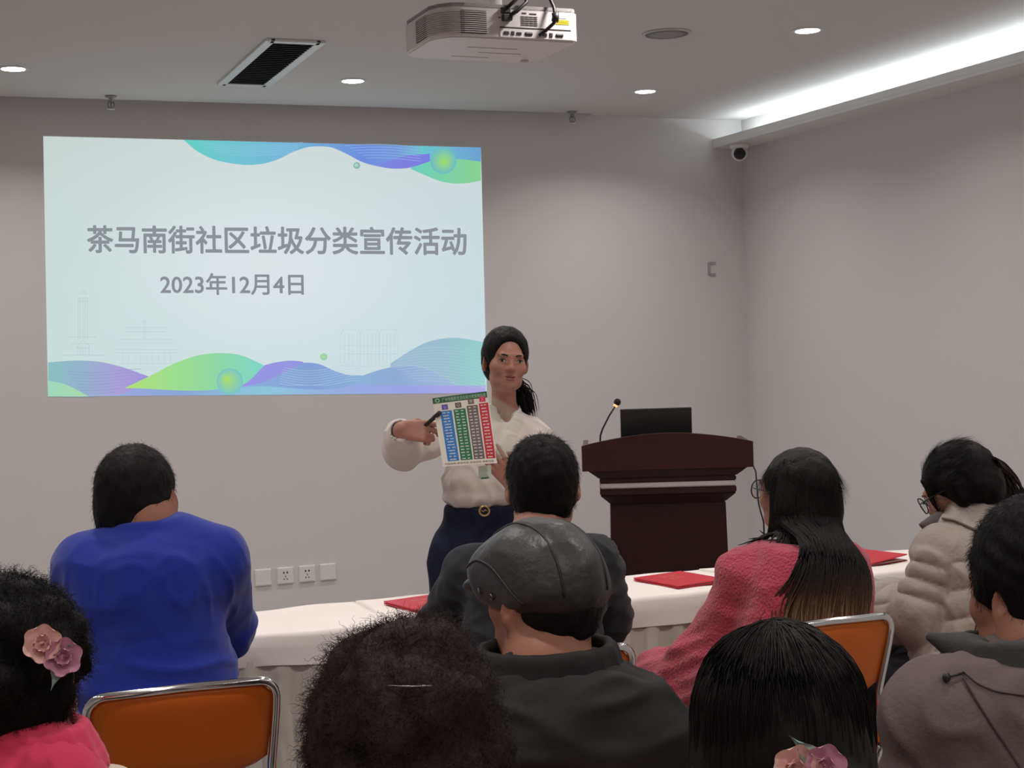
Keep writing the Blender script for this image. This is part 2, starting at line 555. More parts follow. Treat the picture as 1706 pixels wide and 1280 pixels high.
def ball(name, x, y, r, cin, cout, layer, hx=-.25, hy=-.2):
    P, C = [(x+hx*r, y+hy*r)], [lin(*cin)]
    for k, f in enumerate((.35, .7, 1.)):
        for a in range(28):
            cx, cy = x+hx*r*(1-f), y+hy*r*(1-f)
            P.append((cx+f*r*math.cos(2*PI*a/28), cy+f*r*math.sin(2*PI*a/28)))
            C.append(np.array(lin(*cin))*(1-f)+np.array(lin(*cout))*f)
    tri = np.array([(0, 1+a, 1+(a+1) % 28) for a in range(28)])
    qd = np.array([(1+k*28+a, 29+k*28+a, 29+k*28+(a+1) % 28, 1+k*28+(a+1) % 28) for k in range(2) for a in range(28)])
    return slide_obj(name, P, [tri, qd], np.array(C), layer)
ball('wave_ball', 382.4, 636, 22, (172, 222, 96), (120, 196, 196), 8)
ball('wave_ball', 738, 268, 22, (158, 220, 96), (108, 186, 196), 8, .1, .1)
ball('wave_ball', 594, 276, 5.5, (190, 225, 205), (110, 170, 165), 8)
ball('wave_ball', 539, 594.7, 6, (170, 225, 130), (150, 205, 190), 8)


def lines(name, curves, col, wd, layer):
    P, Fs, o = [], [], 0
    for cv in curves:
        cv = np.array(cv, float)
        tg = np.gradient(cv, axis=0)
        nn = np.stack([-tg[:, 1], tg[:, 0]], -1)
        nn /= np.linalg.norm(nn, axis=1)[:, None]+1e-9
        m = len(cv)
        P += [cv+nn*wd/2, cv-nn*wd/2]
        q = np.arange(m-1)
        Fs.append(np.stack([o+q, o+q+1, o+m+q+1, o+m+q], -1))
        o += 2*m
    P = np.concatenate(P)
    return slide_obj(name, P, np.concatenate(Fs), np.tile(lin(*col), (len(P), 1)), layer)


cv = []
for i in range(7):
    xs = np.linspace(330+6*i, 505-3*i, 30)
    cv.append(np.stack([xs, np.minimum(topY(xs)+3+i*3.2+5*np.sin((xs-330)/175*PI)*(1-.1*i)-4*((xs-330)/175)**2, np.interp(xs, *spl(low1, 200))-1.5)], -1))
for i in range(6):
    xs = np.linspace(575+7*i, 700, 30)
    cv.append(np.stack([xs, np.minimum(topY(xs)+3+i*4.5-4*np.sin((xs-575)/125*PI), np.interp(xs, *spl(low1, 200))-1.5)], -1))
lines('wave_lines', cv, (150, 200, 225), .55, 5)
cv = []
for i in range(13):
    xs = np.linspace(668-2*i+8*max(0, i-6), 809, 30)
    cv.append(np.stack([xs, np.minimum(588+i*4.2-9*np.sin((xs-660)/150*PI)+i*.02*(xs-668)*.4, 646)], -1))
cv.append(np.stack(spl([(650, 612), (686, 609), (710, 614), (745, 631), (760, 641)], 30), -1))
for i in range(8):
    xs = np.linspace(425+5*i, 600, 30)
    cv.append(np.stack([xs, np.minimum(612+i*4+6*np.sin((xs-425)/175*2*PI-1.6), 642)], -1)[8-i:])
lines('hill_lines', cv, (178, 206, 222), .5, 7)
cv = []
for i in range(8):
    xs = np.linspace(110+4*i, 235-6*i, 25)
    cv.append(np.stack([xs, 618+i*5+3*np.sin((xs-110)/125*PI*1.5)], -1))
lines('hill_lines', cv, (135, 150, 205), .6, 4)
# faint line drawing of a skyline
cv = []
V_ = lambda x, a, b: [(x, a), (x, b)]
H_ = lambda y, a, b: [(a, y), (b, y)]
for x in (130, 133.5, 138, 142, 146): cv.append(V_(x, 497, 566))
for y, a, b in ((490, 133, 143), (497, 130, 146), (502, 130, 146), (562, 114, 162), (573, 118, 158), (580, 126, 150), (592, 104, 175)): cv.append(H_(y, a, b))
cv += [[(128, 578), (139, 567), (150, 578)], [(131, 490), (138, 484), (145, 490)]]
for x in (130, 134, 138, 142, 148): cv.append(V_(x, 578, 592))
lines('skyline_tower', cv, (172, 198, 200), .7, 1)
cv = []
for y, a, b in ((546, 208, 278), (553, 206, 276), (566, 198, 288), (572, 198, 288), (583, 190, 298), (588, 190, 298), (606, 200, 292)): cv.append(H_(y, a, b))
for x in np.linspace(204, 284, 9): cv.append(V_(x, 588, 606))
for x in (238, 240.5, 243): cv.append(V_(x, 534, 566))
lines('skyline_gate', cv, (182, 207, 210), .7, 1)
cv = []
for a, b in ((571, 598), (603, 629), (635, 660)):
    cv.append(H_(549, a, b)); cv.append([(a, 549), (a-4, 560), (a-4, 606)]); cv.append([(b, 549), (b+3, 560), (b+3, 608)])
    for x in np.linspace(a+3, b-3, 4): cv.append(V_(x, 556, 606))
for y in (575, 590, 610): cv.append(H_(y, 568, 662))
lines('skyline_blocks', cv, (172, 212, 213), .6, 1)


def slide_text(name, body, A, B, hgt, weight, col, layer, space=1.0):
    """lettering whose left-bottom is A and right-bottom is B, hgt px tall at the em height"""
    V, Pg = text_mesh(body, 0., space)
    x0, x1 = V[:, 0].min()-weight, V[:, 0].max()+weight
    y0, y1 = V[:, 1].min()-weight, V[:, 1].max()+weight
    A, B = np.array(A, float), np.array(B, float)
    sh = [(0, 0)]+[(weight*math.cos(k*PI/4), weight*math.sin(k*PI/4)) for k in range(8)]
    n0 = len(V)
    Pg = [tuple(i+k*n0 for i in p) for k in range(len(sh)) for p in Pg]
    V = np.concatenate([V[:, :2]+np.array(d) for d in sh])
    u = (V[:, 0]-x0)/(x1-x0)
    vv = (V[:, 1]-y0)/(y1-y0)
    base = A+(B-A)*u[:, None]
    nrm = np.array([(-.02), -1.])
    P2 = base+nrm*(vv*hgt)[:, None]
    me = poly_mesh(name, on_wall(P2, layer)-SL, Pg)
    return link(name, me, emit('slide_ink_'+name, lin(*col), 1.0), slide)
slide_text('title_text', '茶马南街社区垃圾分类宣传活动', (145, 422), (777.5, 426), 47, .022, (140, 145, 152), 9)
slide_text('date_text', '2023年12月4日', (267, 491.5), (506, 492), 36.5, .018, (138, 143, 150), 9)

# ------------------------------------------------------------------ lectern with what stands on it
M_wood = mat('dark_mahogany', lin(50, 25, 23), .42, bump=(30, .05), var=(4, .25), stretch=(1, 1, 8), spec=.35)
M_wood2 = mat('dark_mahogany_top', lin(60, 28, 25), .35, var=(4, .2), stretch=(1, 1, 8), spec=.4)
M_strip = mat('pale_metal_strip', (.62, .58, .57), .35, .1)
LRZ = math.radians(-25)
lc = at_d(1113, 800, 6.0)
LECT = np.array([lc[0]+.27*math.sin(-LRZ), lc[1]+.27*math.cos(LRZ), 0])
le = empty('lectern', LECT, LRZ)
props(le, 'dark red-brown wooden lectern with arched top and pale band', 'lectern')
D = .27   # front face lies at y = -D
def slab(hw0, z0, hw1, z1, y0, y1, in0=0, in1=0):
    """horizontal tapered slab: half widths hw0 at z0 and hw1 at z1; depth from y0 (front) to y1"""
    m = MB()
    A = [(-hw0, y0+in0, z0), (hw0, y0+in0, z0), (hw0, y1, z0), (-hw0, y1, z0)]
    B = [(-hw1, y0+in1, z1), (hw1, y0+in1, z1), (hw1, y1, z1), (-hw1, y1, z1)]
    a = [m.bm.verts.new(p) for p in A]; b = [m.bm.verts.new(p) for p in B]
    m.bm.faces.new(a[::-1]); m.bm.faces.new(b)
    for i in range(4): m.bm.faces.new((a[i], a[(i+1) % 4], b[(i+1) % 4], b[i]))
    bmesh.ops.bevel(m.bm, geom=list(m.bm.edges), offset=.004, segments=2, affect='EDGES')
    return m
slab(.250, 0, .250, .06, -D+.05, .19).build('plinth', M_wood, le)
slab(.242, .06, .228, .88, -D+.075, .17).build('body', M_wood, le)
slab(.228, .88, .268, .918, -D+.07, .19, 0, -.045).build('lower_moulding', M_wood, le)
slab(.268, .918, .268, .945, -D+.025, .20).build('lower_band', M_wood, le)
slab(.266, .945, .266, .965, -D+.023, .20).build('metal_strip', M_strip, le)
slab(.268, .965, .268, .985, -D+.025, .20).build('upper_band', M_wood, le)
slab(.268, .985, .315, 1.02, -D+.025, .22, 0, -.022).build('upper_moulding', M_wood, le)
pts = [(-.335, 1.018)]+[(-.335+.67*i/24, 1.118+.042*math.sin(PI*i/24)**.9) for i in range(25)]+[(.335, 1.018)]
ap = MB()
vv0 = [ap.bm.verts.new((x, -D, z)) for x, z in pts]; vv1 = [ap.bm.verts.new((x, -D+.03, z)) for x, z in pts]
ap.bm.faces.new(vv0[::-1]); ap.bm.faces.new(vv1)
for i in range(len(pts)): ap.bm.faces.new((vv0[i], vv0[(i+1) % len(pts)], vv1[(i+1) % len(pts)], vv1[i]))
ap.build('arched_front_panel', M_wood2, le)
for sx in (-1, 1): MB().box((sx*.322, -.03, 1.07), (.02, .43, .09), bev=.003).build('side_panel', M_wood2, le)
MB().box((0, -.01, 1.035), (.63, .46, .02), bev=.003).build('desk_top', M_wood2, le)
MB().box((.018, -D+.0745, .87), (.05, .004, .006)).build('door_pull', M_black, le)
MB().tube([(.328, -D+.05, 1.04), (.342, -D+.0, 1.0), (.344, -D+.0, .96), (.347, -D, .90), (.350, -D, .87), (.357, -D, .84), (.367, -D, .80), (.37, -D+.02, .5), (.34, -D+.05, .02)], .0035, 6).build('hanging_cable', M_black, le, True)

lap = empty('laptop', LECT+[0, 0, 0], LRZ)
props(lap, 'black laptop with raised lid standing on the lectern desk', 'laptop')
MB().box((-.035, -.01, 1.053), (.285, .20, .016), bev=.004).build('keyboard_base', M_dark, lap)
MB().box((0, 0, .10), (.285, .008, .20), bev=.003).build('lid', M_dark, lap, loc=(-.035, -.115, 1.056), rot=(math.radians(8), 0, 0))
MB().box((0, .0046, .10), (.262, .001, .165)).build('screen', mat('laptop_screen', (.01, .011, .013), .15), lap, loc=(-.035, -.115, 1.056), rot=(math.radians(8), 0, 0))

mic = empty('gooseneck_microphone', LECT+[0, 0, 0], LRZ)
props(mic, 'thin gooseneck microphone with glowing ring standing on the lectern', 'microphone')
mx, my = -.262, -.20
MB().lathe([(.03, 0), (.03, .012), (.012, .022), (.0001, .024)], 24, Matrix.Translation((mx, my, 1.045))).build('base', M_dark, mic, True)
gp = [(mx, my, 1.06), (mx, my, 1.12), (mx+.003, my, 1.155), (mx+.012, my, 1.18), (mx+.04, my, 1.232), (mx+.067, my, 1.272)]
MB().tube(gp, .0036, 8).build('gooseneck', M_dark, mic, True)
MB().cyl((mx+.064, my, 1.268), (mx+.069, my, 1.276), .0085, n=16).build('light_ring', emit('mic_ring', (1, .35, .12), 2.2), mic, True)
MB().sph((mx+.074, my, 1.285), .0145, 18).build('foam_head', mat('mic_foam', (.02, .012, .012), .9, bump=(400, .5)), mic, True)

# ------------------------------------------------------------------ tables in white cloth
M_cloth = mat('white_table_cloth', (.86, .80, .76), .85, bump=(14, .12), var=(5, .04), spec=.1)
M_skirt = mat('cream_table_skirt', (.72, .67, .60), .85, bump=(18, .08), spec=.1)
M_top = mat('table_laminate', (.5, .4, .3), .5)
TABLES = [(.660, 4.315, 1.19, 'beyond the blue sweater', .0),
          (1.857, 4.322, 1.19, 'in front of the lectern', .6),
          (3.054, 4.33, 1.19, 'beside the grey puffer jacket', 1.1)]


def table(x, y, wd, where, seed):
    dp = .42
    r = empty('folding_table', (x, y, 0))
    MB().box((0, 0, .725), (wd-.02, dp-.02, .025), bev=.004).build('tabletop', M_top, r)
    for sx in (-1, 1):
        for sy in (-1, 1):
            MB().cyl((sx*(wd/2-.08), sy*(dp/2-.06), 0), (sx*(wd/2-.08), sy*(dp/2-.06), .713), .014, n=14).build('leg', M_chrome, r, True)
    props(r, 'long narrow table under white cloth '+where, 'table', 'tables along the front row')
    # cloth: top sheet with a short drop all round
    c = empty('tablecloth', (x, y, 0))
    n, m = 60, 26
    hx, hy, dr = wd/2, dp/2, .085
    xs = np.concatenate([[-hx-.002]*1, np.linspace(-hx, hx, n), [hx+.002]])
    ys = np.concatenate([[-hy-.012, -hy-.010, -hy-.006], np.linspace(-hy, hy, m), [hy+.006, hy+.010, hy+.012]])
    drops_y = np.concatenate([[dr, dr*.5, .010], np.zeros(m), [.010, dr*.5, dr]])
    P = np.zeros((len(xs), len(ys), 3))
    for i, a in enumerate(xs):
        for j, b in enumerate(ys):
            z = .7505+.0022*math.sin(a*9+seed*5)*math.sin(b*21+seed)+.0016*math.sin(a*23+b*17+seed)
            if j < 3 or j > len(ys)-4: z += .003*math.sin(a*12+seed*3)
            z -= drops_y[j]
            if i in (0, len(xs)-1): z = min(z, .745)-.012
            P[i, j] = (a, b+(.004*math.sin(a*14+seed) if drops_y[j] > .05 else 0), z)
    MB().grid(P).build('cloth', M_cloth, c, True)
    # pleated skirt hanging below the drop, front and both ends
    path = [(-hx-.002, hy-.005), (-hx-.002, -hy-.006), (hx+.002, -hy-.006), (hx+.002, hy-.005)]
    L = [0]
    for p, q in zip(path[:-1], path[1:]): L.append(L[-1]+math.dist(p, q))
    S = np.linspace(0, L[-1], 420)
    px = np.interp(S, L, [p[0] for p in path]); py = np.interp(S, L, [p[1] for p in path])
    nx = np.where(S < L[1], -1., np.where(S > L[2], 1., 0.)); ny = np.where((S >= L[1]) & (S <= L[2]), -1., 0.)
    zz = np.linspace(.685, .012, 14)
    G = np.zeros((len(S), len(zz), 3))
    ph = S*2*PI/.085+.9*np.sin(S*7+seed*3)
    for j, z in enumerate(zz):
        f = min(1, .35+j/len(zz)*1.3)
        prof = np.tanh(1.6*np.sin(ph+.25*math.sin(j*.7+seed)))*.016*f
        G[:, j, 0] = px+nx*(-.020+prof)
        G[:, j, 1] = py+ny*(-.001+prof)
        G[:, j, 2] = z
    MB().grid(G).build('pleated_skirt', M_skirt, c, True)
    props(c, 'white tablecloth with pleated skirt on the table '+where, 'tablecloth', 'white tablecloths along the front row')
for a in TABLES: table(*a)

M_red = mat('red_folder_cover', lin(196, 16, 42), .45, bump=(60, .03))
M_redin = mat('red_folder_inside', lin(120, 20, 28), .7)
M_gold = mat('gold_print', lin(222, 120, 88), .4, .2)
def folder(x, y, rz, lift, label):
    r = empty('certificate_folder', (x, y, .753), rz)
    wd, dp = .19, .232
    MB().box((0, 0, .002), (wd, dp, .0035), bev=.001).build('back_cover', M_redin if lift > .03 else M_red, r)
    MB().box((0, 0, .0045), (wd-.012, dp-.012, .002)).build('paper', mat('folder_paper', (.8, .76, .7), .8), r)
    cv = MB().box((wd/2, 0, 0), (wd, dp, .004), bev=.0012).build('front_cover', M_red, r, loc=(-wd/2, 0, .0075), rot=(0, -lift, 0))
    for body, cy, hh in (('荣誉', .035, .026), ('证书', -.01, .026)):
        V, Pg = text_mesh(body)
        V = V-[V[:, 0].mean(), V[:, 1].mean(), 0]
        V = V*hh*1.2+[wd/2, cy+.02, .0022]
        link('gold_title', poly_mesh('gold_title', V, Pg), M_gold, cv)
    props(r, label, 'folder', 'red folders on the tables')
folder(1.429, 4.317, math.radians(10), .012, 'red certificate folder partly hidden by the short-haired man in the dark top')
folder(2.262, 4.312, math.radians(10), .012, 'red certificate folder lying flat in front of the lectern beside the pink sweater')
folder(2.99, 4.372, math.radians(13), .075, 'red certificate folder lying half open between pink sweater and grey puffer jacket')

# ------------------------------------------------------------------ orange chairs
M_org = mat('orange_vinyl', lin(205, 98, 22), .42, bump=(120, .05), spec=.4)
def chair(prefix_label, x, y, rz):
    r = empty('stacking_chair', (x, y, 0), rz)
    # padded back, gently bowed, with rounded corners
    nx, nz = 26, 16
    hw, z0, z1 = .189, .650, .831
    P = np.zeros((nx, nz, 3)); Q = np.zeros((nx, nz, 3))
    for i in range(nx):
        u = -1+2*i/(nx-1)
        for j in range(nz):
            v = j/(nz-1)
            w_ = hw-.012*(1-v)-.016*max(0, abs(v-.5)*2-.88)/.12*abs(u)**6
            zb = z0-.020*(1-u*u)
            zt = z1-.020*abs(u)**14
            z = zb+(zt-zb)*v
            y0 = -.205+.018*(1-u*u)*-1-.05*(v-.5)
            pf = (1-abs(u)**6)*(1-abs(2*v-1)**6)
            P[i, j] = (u*w_, y0-.004-.012*pf, z); Q[i, j] = (u*w_, y0+.004+.022*pf, z)
    bk = MB().grid(P).grid(Q)
    for a, b in (((0, j), (0, j+1)) for j in range(nz-1)): pass
    bm = bk.bm
    bm.verts.ensure_lookup_table()
    N = nx*nz
    idx = lambda i, j, s: bm.verts[s*N+i*nz+j]
    rim = [(i, 0) for i in range(nx)]+[(nx-1, j) for j in range(1, nz)]+[(i, nz-1) for i in range(nx-2, -1, -1)]+[(0, j) for j in range(nz-2, 0, -1)]
    for a, b in zip(rim, rim[1:]+rim[:1]):
        bm.faces.new((idx(*a, 0), idx(*b, 0), idx(*b, 1), idx(*a, 1)))
    bk.build('backrest', M_org, r, True)
    # chrome tube framing the back and running down to the front feet
    def arc(cx, cz, a0, a1, rad, n=7):
        return [(cx+rad*math.cos(a_), cz+rad*math.sin(a_)) for a_ in np.linspace(a0, a1, n)]
    prof = [(-.181, .50), (-.187, .64), (-.193, .76)]+arc(-.153, .792, PI, PI/2, .040)+[(-.07, .834), (0, .836), (.07, .834)]+arc(.153, .792, PI/2, 0, .040)+[(.193, .76), (.187, .64), (.181, .50)]
    pts = [(x_, -.212-.05*((z_-.65)/.17-.5)-.012*(1-(x_/.19)**2) if z_ > .6 else -.195, z_) for x_, z_ in prof]
    MB().tube(pts, .0092, 10).build('back_tube', M_chrome, r, True)
    st = MB()
    st.prism([(-.19, -.19), (.19, -.19), (.2, .15), (.17, .2), (-.17, .2), (-.2, .15)], .425, .455)
    bmesh.ops.bevel(st.bm, geom=list(st.bm.edges), offset=.012, segments=3, affect='EDGES')
    st.build('seat', M_org, r, True, angle=.9)
    for sx in (-1, 1):
        MB().tube([(sx*.180, -.195, .505), (sx*.185, -.16, .44), (sx*.195, -.02, .41), (sx*.197, .12, .30), (sx*.2, .19, .012)], .0105, 10).build('leg', M_chrome, r, True)
        MB().tube([(sx*.198, .02, .415), (sx*.2, -.09, .22), (sx*.2, -.2, .012)], .0105, 10).build('leg', M_chrome, r, True)
    MB().cyl((-.2, -.13, .14), (.2, -.13, .14), .008, n=12).build('crossbar', M_chrome, r, True)
    MB().cyl((-.197, .155, .16), (.197, .155, .16), .008, n=12).build('crossbar', M_chrome, r, True)
    props(r, prefix_label, 'chair', 'orange chairs of the audience')
    return r
CH = [('orange padded chair with chrome frame under the man in the blue sweater', .515, 3.40, math.radians(-1.5)),
      ('orange padded chair under the short-haired man in the dark top', 1.305, 3.33, 0.02),
      ('orange padded chair with chrome frame behind the long-haired woman in pink', 2.01, 3.34, 0.02),
      ('orange padded chair under the woman in the grey puffer jacket', 2.635, 3.33, 0.05)]
c0 = chair(*CH[0])
for lab, x, y, rz in CH[1:]:
    c = copy_tree(c0)
    c.location = (x, y, 0); c.rotation_euler = (0, 0, rz)
    c['label'] = lab
CH2 = [('chair of the woman in the pink collar, hidden below the frame', .16, 2.32, 0.),
       ('chair of the man in the leather cap, hidden behind his jacket', .95, 2.31, 0.),
       ('chair of the man in the hooded jacket, below the frame', 1.78, 2.00, 0.),
       ('chair of the woman with frizzy brown hair, below the frame', .48, 1.46, 0.),
       ('chair of the woman with the straight dark bob, below the frame', 1.0, 1.58, 0.)]
for lab, x, y, rz in CH2:
    c = copy_tree(c0)
    c.location = (x, y, 0); c.rotation_euler = (0, 0, rz)
    c['label'] = lab

# ------------------------------------------------------------------ ceiling projector
M_pj = mat('projector_shell', (.74, .71, .70), .4)
M_slot = mat('projector_slot', lin(45, 38, 34), .6)
M_port = mat('port_black', (.03, .03, .032), .5)
pr0 = at_d(848, 65.5, 4.45)
pj = empty('projector', pr0, math.radians(.5))
props(pj, 'white ceiling projector hanging above the room, rear ports facing the audience', 'projector')
W2, L_, Hh = .222, .335, .092
body = MB()
pl = [(-W2+.0, .075), (-W2+.018, .035), (-W2+.05, .008), (-W2+.085, 0), (W2-.012, 0), (W2, .012), (W2, L_-.06), (W2-.03, L_-.02), (W2-.08, L_), (-W2+.08, L_), (-W2+.02, L_-.02), (-W2, L_-.06)]
body.prism(pl, 0, Hh)
es = [e for e in body.bm.edges if abs(e.verts[0].co.z-e.verts[1].co.z) < 1e-6]
bmesh.ops.bevel(body.bm, geom=es, offset=.006, segments=3, affect='EDGES')
body.build('housing', M_pj, pj, True, angle=.5)
MB().prism([(x*.985, .003+y*.985) for x, y in pl], Hh-.001, Hh+.008).build('shaded_top_cover', mat('projector_top_shade', (.30, .28, .28), .5), pj)  # grey colour stands in for the shadow on the white shell's top chamfer
# louvres follow the rounded rear corner and the side
vp = pl[3::-1]
lv = MB(); 
def corner_pt(s):
    q = [(-W2, .20), (-W2, .075), (-W2+.018, .035), (-W2+.05, .008), (-W2+.085, 0), (-.04, 0)]
    l = [0]
    for a, b in zip(q[:-1], q[1:]): l.append(l[-1]+math.dist(a, b))
    s = max(0, min(l[-1], s))
    x = np.interp(s, l, [a[0] for a in q]); y = np.interp(s, l, [a[1] for a in q])
    return x, y
for s0, s1 in ((.02, .115), (.235, .315)):
    ss = np.linspace(s0, s1, 14)
    G = np.array([[(corner_pt(s)[0]-.0012*(1 if s < .2 else .2), corner_pt(s)[1]-.0012, z) for z in (.012, Hh-.014)] for s in ss])
    MB().grid(G).build('vent_recess', M_slot, pj)
for k in range(11):
    z = .016+k*(Hh-.034)/10
    ss = np.linspace(.02, .315, 40)
    for a, b in zip(ss[:-1], ss[1:]):
        (x0, y0), (x1, y1) = corner_pt(a), corner_pt(b)
        c = ((x0+x1)/2-(.0018 if a < .2 else 0), (y0+y1)/2-.0018, z)
        lv.box(c, (math.dist((x0, y0), (x1, y1))*1.08, .0026, .0026), M=Matrix.Rotation(math.atan2(y1-y0, x1-x0), 4, 'Z'))
lv.build('vent_louvres', mat('projector_louvre', (.60, .57, .55), .5), pj)
pp = MB().box((.085, -.0008, .019), (.225, .003, .026))
pp.build('port_panel', mat('port_panel_white', (.70, .68, .67), .45), pj)
MB().box((.085, -.0016, .034), (.225, .003, .003)).build('port_ledge', M_slot, pj)
po = MB()
for x, w_, h_ in ((-.008, .016, .009), (.012, .009, .011), (.027, .006, .008), (.035, .008, .008), (.113, .014, .01), (.133, .010, .012)): po.box((x, -.003, .018), (w_, .003, h_), bev=.001)
for x in (.062, .16): po.box((x, -.003, .018), (.024, .004, .010), bev=.003)
po.build('ports', M_port, pj)
gr_ = MB()
for k in range(5):
    for q in range(4): gr_.box((.045+q*.0135, -.0006, .044+k*.006), (.0115, .0016, .0022))
gr_.build('rear_grille', M_slot, pj)
MB().box((.172, -.0004, .058), (.042, .0012, .013)).build('warning_label', mat('yellow_label', lin(228, 200, 24), .5), pj)
tl = MB()
for q in range(6): tl.box((.155+q*.007, -.0011, .0615), (.0045, .0006, .0022))
for q in range(7): tl.box((.154+q*.006, -.0011, .0565), (.0048, .0006, .0022))
tl.build('warning_text', mat('label_print', lin(150, 120, 20), .6), pj)
MB().box((.168, -.0004, .074), (.036, .0012, .010)).build('pale_label', mat('pale_label', (.66, .66, .68), .5), pj)
lx = MB()
for x, z, w_ in ((.050, .078, .014), (.078, .077, .022), (-.028, .062, .006)): lx.box((x, -.0004, z), (w_, .001, .0035))
lx.build('rear_marks', M_slot, pj)
sm = MB()
sm.box((0, .13, -.0005), (.16, .004, .001)); sm.box((.05, .20, -.0005), (.14, .004, .001)); sm.box((-.02, .27, -.0005), (.12, .003, .001))
sm.build('bottom_seams', mat('projector_seam', (.45, .42, .42), .6), pj)
for x, y in ((.17, .29),): MB().lathe([(.0001, -.008), (.012, -.008), (.013, 0)], 18, Matrix.Translation((x, y, 0))).build('foot', M_pj, pj, True)
MB().cyl((-.13, L_-.01, .046), (-.13, L_+.05, .046), .036, .033, n=28).build('lens_barrel', mat('lens_grey', (.25, .25, .25), .4), pj, True)
MB().cyl((-.13, L_+.048, .046), (-.13, L_+.053, .046), .028, n=28).build('lens_glass', mat('projector_lens', (.05, .06, .08), .05), pj, True)
mt = MB().box((.03, .17, Hh+.016), (.16, .13, .012), bev=.003)
for dx, dy in ((-.07, -.06), (.07, -.06), (-.07, .06), (.07, .06)): mt.box((.03+dx, .17+dy, Hh+.012), (.02, .02, .012))
mt.build('mount_plate', M_plastic_w, pj)
MB().cyl((.03, .17, Hh+.02), (.03, .17, CEIL-pr0[2]-.004), .02, n=20).build('mount_pole', M_plastic_w, pj, True)
MB().cyl((.03, .17, CEIL-pr0[2]-.02), (.03, .17, CEIL-pr0[2]-.001), .06, n=28).build('ceiling_flange', M_plastic_w, pj, True)
cbl = MB().tube([(-.012, -.005, Hh-.008), (.0, -.02, Hh+.004), (.03, -.02, Hh+.03), (.06, .05, .2), (.05, .13, CEIL-pr0[2]-.004)], .0055, 8)
cbl.tube([(-.008, -.012, .062), (.016, -.026, .076), (.05, -.02, .105), (.075, .05, .2), (.07, .14, CEIL-pr0[2]-.004)], .0055, 8)
cbl.tube([(.092, -.008, .014), (.108, -.022, .026), (.130, -.030, .046), (.137, -.03, .066), (.137, -.02, .095), (.125, .06, .22), (.09, .15, CEIL-pr0[2]-.004)], .0052, 8)
cbl.build('cables', M_black, pj, True)
pg = MB().box((-.010, -.006, Hh-.010), (.026, .014, .017), bev=.002).box((-.008, -.010, .060), (.028, .020, .018), bev=.002)
pg.build('plugs', M_port, pj)
MB().tube([(.134, -.0305, .052), (.137, -.0305, .0645), (.137, -.0285, .077)], .0105, 12).build('ferrite_bead', M_port, pj, True)

# ------------------------------------------------------------------ soft bodies: blended distance field -> one continuous mesh
def frame_from(fwd, up=(0, 0, 1)):
    f = np.array(fwd, float); f /= np.linalg.norm(f)
    r = np.cross(f, up); r /= np.linalg.norm(r)
    u = np.cross(r, f)
    return np.stack([r, f, u], 1)       # columns: right, forward, up


def rotm(axis, a):
    return np.array(Matrix.Rotation(a, 3, axis))


def noise3(p, scale, seed, n=7):
    r = np.random.default_rng(seed)
    K = r.normal(size=(n, 3)); K /= np.linalg.norm(K, axis=1)[:, None]
    K *= scale*r.uniform(.6, 1.5, (n, 1))
    ph = r.uniform(0, 6.28, n)
    out = np.zeros(len(p))
    for k, f in zip(K, ph): out += np.sin(p@k+f)
    return out/n*1.6


